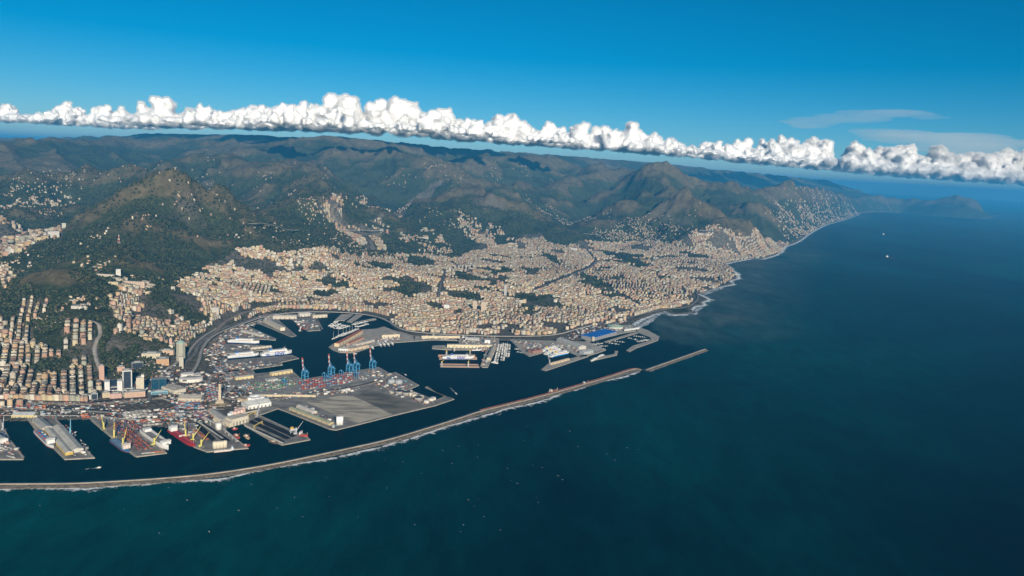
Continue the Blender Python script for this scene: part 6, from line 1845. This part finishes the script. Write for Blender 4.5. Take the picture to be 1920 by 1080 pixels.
# yellow stacker bridges across the coal
for (a_, b_, la) in [((476, 806), (492, 797), 'yellow coal stacker bridge in the middle of the coal pier'), ((464, 785), (480, 778), 'yellow coal stacker bridge at the head of the coal pier')]:
    p_, q_ = here(*a_), here(*b_)
    L_ = math.hypot(q_[0] - p_[0], q_[1] - p_[1])
    root = empty('stacker_bridge', ((p_[0] + q_[0]) / 2, (p_[1] + q_[1]) / 2, QZ), yaw_of(p_, q_)); tag(root, la, 'stacker')
    MB().bar((-L_ / 2, 0, 14), (L_ / 2, 0, 14), 3.0).build('girder', M((.56, .42, .12)), root)
    for e in (-1, 1):
        MB().bar((e * L_ * .45, -5, -.5), (e * L_ * .45, 0, 14), 1.4).bar((e * L_ * .45, 5, -.5), (e * L_ * .45, 0, 14), 1.4).build('leg', M((.56, .42, .12)), root)
x_, y_, z_ = here(549, 813)
root = empty('coal_unloader', (x_, y_, z_), .5); tag(root, 'pale coal unloader with round orange hopper at the pier tip', 'crane')
for a in (-10, 10):
    for b in (-8, 8): MB().bar((a, b, -.5), (a * .7, b * .7, 14), 1.4).build('leg', M((.60, .64, .66)), root)
MB().box(0, 0, 14, 20, 14, 3).build('platform', M((.60, .64, .66)), root)
MB().cyl(-3, 0, 17, 5.5, 7, 14).build('hopper', M((.62, .38, .08)), root)
# elevated conveyors
for (a_, b_, la, h_) in [((381, 790), (409, 806), 'pale elevated conveyor running to the round hopper', 18), ((409, 806), (431, 790), 'white conveyor bridge from the round hopper to the granary', 24), ((419, 809), (446, 832), 'grey covered conveyor along the coal field pier', 10), ((459, 800), (530, 833), 'pale conveyor gallery along the coal pier wall', 5), ((455, 783), (486, 776), 'conveyor bridge between the granary and the coal pier', 16), ((371, 792), (418, 824), 'grey rail gallery between the two coal strips', 4)]:
    p_, q_ = here(*a_), here(*b_); L_ = math.hypot(q_[0] - p_[0], q_[1] - p_[1])
    root = empty('conveyor', ((p_[0] + q_[0]) / 2, (p_[1] + q_[1]) / 2, QZ), yaw_of(p_, q_)); tag(root, la, 'conveyor')
    MB().box(0, 0, h_ - 2, L_, 4.5, 3).build('gallery', M((.56, .53, .47)), root)
    for i in range(max(2, int(L_ / 30))):
        u = -L_ / 2 + L_ * (i + .5) / max(2, int(L_ / 30)); MB().box(u, 0, -.5, 1.6, 3, h_ - 1).build('trestle', M(GREY), root)

# ------------------------------------------------------------------ containers
CC = [((.40, .14, .06), 'orange'), ((.26, .065, .05), 'red'), ((.055, .10, .20), 'blue'), ((.46, .45, .42), 'white'), ((.10, .20, .12), 'green'), ((.19, .075, .06), 'maroon'), ((.14, .27, .34), 'light blue'), ((.22, .215, .205), 'grey')]
def container_mesh(c, nm):
    m_ = MB().box(0, 0, 0, 12.0, 2.3, 2.5)
    for a in (-6, 6):
        for b in (-1.15, 1.15): m_.box(a, b, 0, .25, .25, 2.6)
    for i in range(9):
        for b in (-1.17, 1.17): m_.box(-4.8 + i * 1.2, b, .2, .3, .12, 2.2)
    o = m_.build('container', M(c, .6)); me = o.data
    bpy.data.objects.remove(o)
    return me
CM = [container_mesh(*c) for c in CC]
stuff_c, near_c = [], []
def container_block(quad, pal, seed, maxh=4, row=14.0, lane=.0, fill=.85, where='', along=0, single=True, cols=5, aisle=9.0):
    """rows of stacks over a four-cornered yard"""
    rs_ = random.Random(seed)
    w = [Vector((*at(*p, QZ),)) for p in quad]
    u = (w[1] - w[0]); v = (w[3] - w[0])
    if along: u, v = v, u
    Lu, Lv = u.length, v.length; u.normalize()
    nrm = Vector((-u.y, u.x)); nrm = nrm if nrm.dot(v) > 0 else -nrm
    Wv = abs(v.dot(nrm)); slope = v.dot(u) / max(1e-6, Wv)
    y, c = 2.0, 0
    th = math.atan2(u.y, u.x)
    while y < Wv - 1:
        x = 6.0
        while x < Lu - 6:
            p = w[0] + u * (x + slope * y) + nrm * y
            if rs_.random() < fill and float(perlin(np.array(p.x / 38), np.array(p.y / 38))) > -.42:
                for k in range(rs_.randint(1, maxh)):
                    (near_c if single else stuff_c).append((p.x, p.y, QZ + .2 + 2.62 * k, th, rs_.choice(pal), where))
            x += 12.7
        y += 2.6; c += 1
        if c % cols == 0: y += aisle
CW = 'on the container pier'
container_block([(203, 797), (262, 846), (300, 842), (232, 792)], (0, 1, 5, 2, 0, 2, 7, 1, 0), 1, 3, where=CW, fill=.92, cols=3, aisle=8)
container_block([(232, 791), (262, 812), (276, 811), (252, 790)], (0, 3, 5, 2, 1), 11, 3, where='at the root of the container pier', fill=.85, cols=3, aisle=8)
container_block([(255, 790), (306, 787), (306, 791), (256, 794)], (0, 0, 1, 0, 3), 2, 3, where='in the orange row behind the third basin', fill=.9)
container_block([(268, 797), (312, 793), (312, 797), (268, 801)], (3, 0, 3, 7), 3, 2, where='behind the white vehicle carrier', fill=.7)
container_block([(366, 806), (392, 824), (388, 827), (361, 808)], (0, 0, 3, 0, 1), 4, 3, where='in the yard beside the red tanker', fill=.85)
container_block([(340, 786), (352, 783), (342, 797), (334, 799)], (1, 0, 1, 2), 5, 2, where='in the yard beside the red tanker', fill=.8)
container_block([(256, 851), (310, 845), (312, 847), (258, 853.5)], (3, 3, 0, 7, 3), 6, 1, where='at the tip of the container pier', fill=.6)
container_block([(120, 796), (160, 836), (166, 845), (128, 800)], (1, 7, 3, 0, 7), 7, 1, where='on the shed pier', fill=.35, cols=2, aisle=10)
container_block([(2, 835), (26, 842), (34, 852), (8, 855)], (3, 7, 3, 3, 1), 8, 2, where='on the westernmost pier', fill=.5, cols=2, aisle=9)
SC = [([(466, 722), (538, 709), (556, 727), (490, 736)], (4, 4, 1, 7, 3, 4, 2)), ([(560, 716), (660, 701), (664, 712), (560, 733)], (1, 5, 6, 1, 3, 2, 1)), ([(452, 722), (470, 716), (480, 730), (462, 734)], (3, 7, 6, 0)),
      ([(30, 762), (86, 763), (86, 768), (30, 767)], (0, 3, 1, 6)), ([(150, 779), (170, 778), (176, 785), (156, 786)], (0, 1, 3)), ([(230, 775), (282, 770), (286, 785), (236, 786)], (3, 7, 3, 7, 7)), ([(320, 757), (380, 756), (392, 764), (330, 768)], (2, 6, 3, 1)),
      ([(385, 725), (405, 722), (410, 752), (392, 755)], (1, 3, 7, 2, 6)), ([(362, 774), (384, 771), (396, 785), (372, 788)], (2, 3, 1, 5)), ([(-60, 758), (10, 758), (10, 762), (-60, 762)], (0, 1, 3)), ([(300, 772), (345, 771), (348, 779), (300, 781)], (7, 3, 0, 2))]
for i_, (q_, pl_) in enumerate(SC): container_block(q_, pl_, 20 + i_, 3, where='', fill=.7, single=False, cols=4, aisle=11)
near_c.sort(key=lambda t: t[0] ** 2 + t[1] ** 2)
stuff_c += near_c[300:]
for (x, y, z, th, k, wh) in near_c[:300]:
    o = bpy.data.objects.new('shipping_container', CM[k]); COL.objects.link(o)
    o.location = (x, y, z); o.rotation_euler.z = th
    tag(o, '%s steel shipping container stacked %s' % (CC[k][1], wh), 'container', 'shipping containers on the piers')
def boxes_stuff(name, label, items, dims, tints, jitter=.2):
    """items: x, y, z, yaw, colour index"""
    A = np.array([(t[0], t[1], t[2], t[3]) for t in items]); K = np.array([t[4] for t in items])
    c, s = np.cos(A[:, 3]), np.sin(A[:, 3])
    crn = [(-1, -1), (1, -1), (1, 1), (-1, 1)]
    V = np.stack([np.stack([A[:, 0] + c * a * dims[0] / 2 - s * b * dims[1] / 2, A[:, 1] + s * a * dims[0] / 2 + c * b * dims[1] / 2, A[:, 2] + k * dims[2]], -1) for k in (0, 1) for a, b in crn], 1).reshape(-1, 3)
    q = np.array([[4, 5, 6, 7], [0, 1, 5, 4], [1, 2, 6, 5], [2, 3, 7, 6], [3, 0, 4, 7]])
    Q = ((np.arange(len(A)) * 8)[:, None, None] + q[None]).reshape(-1, 4)
    col = np.array(tints)[K] * np.random.default_rng(3).uniform(1 - jitter, 1 + jitter, (len(A), 1))
    return tag(link(name, np_mesh(name, V, quads=Q, colors=np.repeat(col, 5, 0)), PORT_TINT), label, kind='stuff')
PORT_TINT = tint_mat('port_paint', .7, .15, .3)
boxes_stuff('distant_containers', 'many coloured shipping containers in the terminal yards', stuff_c, (12.0, 2.35, 2.55), [c for c, _ in CC])
# parked lorries, vans and loose freight all over the port ground, too small to tell apart
PORT_PX = [[(-60, 760), (200, 764), (270, 772), (330, 764), (400, 758), (420, 790), (330, 795), (260, 795), (170, 784), (0, 784), (-60, 784)], [(290, 700), (345, 695), (395, 700), (410, 745), (380, 760), (320, 760), (300, 745)], [(380, 660), (420, 640), (428, 690), (470, 700), (440, 715), (400, 700)], [(420, 697), (530, 686), (525, 680), (480, 678), (425, 684)],
           [(435, 655), (505, 652), (500, 648), (440, 648)], [(440, 630), (510, 635), (475, 618)], [(548, 600), (590, 600), (598, 616), (575, 617)], [(630, 652), (690, 640), (735, 622), (760, 634), (690, 648), (640, 658)], [(870, 636), (935, 640), (915, 686), (903, 684), (908, 660), (866, 645)], [(965, 640), (1060, 645), (1095, 660), (1010, 655), (990, 660)],
           [(575, 762), (590, 768), (640, 798), (625, 802), (560, 775)], [(700, 700), (735, 702), (780, 722), (760, 728), (800, 745), (815, 755), (795, 760), (700, 725)], [(1095, 625), (1150, 612), (1190, 612), (1150, 622), (1100, 636)], [(470, 600), (520, 598), (610, 592), (590, 588), (500, 592)], [(120, 795), (135, 800), (172, 852), (130, 856), (150, 850)],
           [(-60, 800), (10, 810), (40, 850), (-60, 855)], [(320, 785), (360, 775), (372, 800), (360, 830), (335, 808)], [(210, 690), (300, 680), (330, 690), (300, 740), (205, 735)], [(395, 700), (440, 715), (480, 742), (455, 765), (420, 765), (400, 735)], [(480, 742), (690, 722), (650, 738), (560, 746), (500, 758)],
           [(375, 662), (395, 640), (430, 618), (470, 603), (520, 590), (500, 602), (440, 627), (420, 642), (415, 665)], [(-60, 745), (200, 752), (280, 748), (280, 760), (200, 764), (-60, 758)], [(640, 700), (700, 692), (720, 702), (680, 712)], [(790, 636), (930, 636), (930, 630), (800, 628)], [(1040, 640), (1100, 612), (1185, 600), (1120, 622), (1060, 642)]]
items, items2 = [], []
rq = np.random.default_rng(44)
for q_, poly in enumerate(PORT_PX):
    w = np.array([at(*p, QZ) for p in poly]); lo, hi = w.min(0), w.max(0)
    area = (hi - lo).prod()
    k_ = int(area / 260)
    p_ = rq.uniform(lo, hi, (k_, 2)); p_ = p_[inside([tuple(v) for v in w], p_[:, 0], p_[:, 1])]
    for a in p_:
        z = max(float(ground(a[0], a[1])), QZ) + .15
        th = round(float(perlin(np.array(a[0] / 90), np.array(a[1] / 90))) * 4) * .8 + .5
        (items if rq.random() < .86 else items2).append((a[0], a[1], z, th, int(rq.choice([3, 3, 3, 7, 7, 7, 0, 1, 2, 6, 5]))))
boxes_stuff('parked_lorries', 'parked lorries, vans and loose freight across the port', items, (9.0, 2.5, 2.8), [c for c, _ in CC], .3)
boxes_stuff('port_huts', 'small huts and sheds scattered across the port', items2, (15.0, 9.0, 5.5), [(.52, .47, .38), (.46, .36, .26), (.44, .44, .42), (.60, .57, .52), (.5, .4, .3), (.4, .25, .2), (.36, .42, .44), (.34, .33, .31)], .25)
# radio mast on the western spine
x_, y_, z_ = here(223, 460)
root = empty('radio_mast', (x_, y_, z_)); tag(root, 'red and white lattice radio mast on the wooded ridge', 'mast')
for s in range(6):
    h0, h1 = s * 12.0, (s + 1) * 12.0
    k0, k1 = 7 * (1 - h0 / 80), 7 * (1 - h1 / 80)
    m_ = MB()
    for a, b in ((-1, -1), (1, -1), (1, 1), (-1, 1)): m_.bar((a * k0, b * k0, h0 - (2 if s == 0 else 0)), (a * k1, b * k1, h1), 1.3)
    m_.box(0, 0, h1 - .5, 2 * k1, 2 * k1, .6)
    m_.build('lattice_section', M((.46, .07, .05) if s % 2 == 0 else (.68, .66, .62)), root)
# whitecaps outside the breakwater
rw = np.random.default_rng(8)
V_, Q_, fr_ = [], [], []
for i in range(90):
    px, py = rw.uniform(0, 1200), rw.uniform(760, 1000)
    x, y = at(px, py)
    if float(np.min(np.hypot(np.array(mole_w)[:, 0] - x, np.array(mole_w)[:, 1] - y))) < 60 or y > np.interp(x, [p[0] for p in mole_w], [p[1] for p in mole_w]) - 60: continue
    a_, l_, w_ = rw.normal(-.5, .25), rw.uniform(1.5, 5), rw.uniform(.6, 1.4)
    c_, s_ = math.cos(a_), math.sin(a_)
    k = len(V_)
    for u, v in ((-1, -.6), (.2, -1), (1, 0), (.1, .9), (-.8, .5)):
        V_.append((x + c_ * u * l_ - s_ * v * w_, y + s_ * u * l_ + c_ * v * w_, .3))
    Q_.append(tuple(range(k, k + 5)))
me = bpy.data.meshes.new('whitecaps'); me.from_pydata(V_, [], Q_); me.update()
at_ = me.attributes.new('froth', 'FLOAT', 'POINT'); at_.data.foreach_set('value', np.full(len(V_), .62, np.float32))
tag(link('whitecaps', me, FOAM), 'scattered small whitecaps on the open sea', kind='stuff')
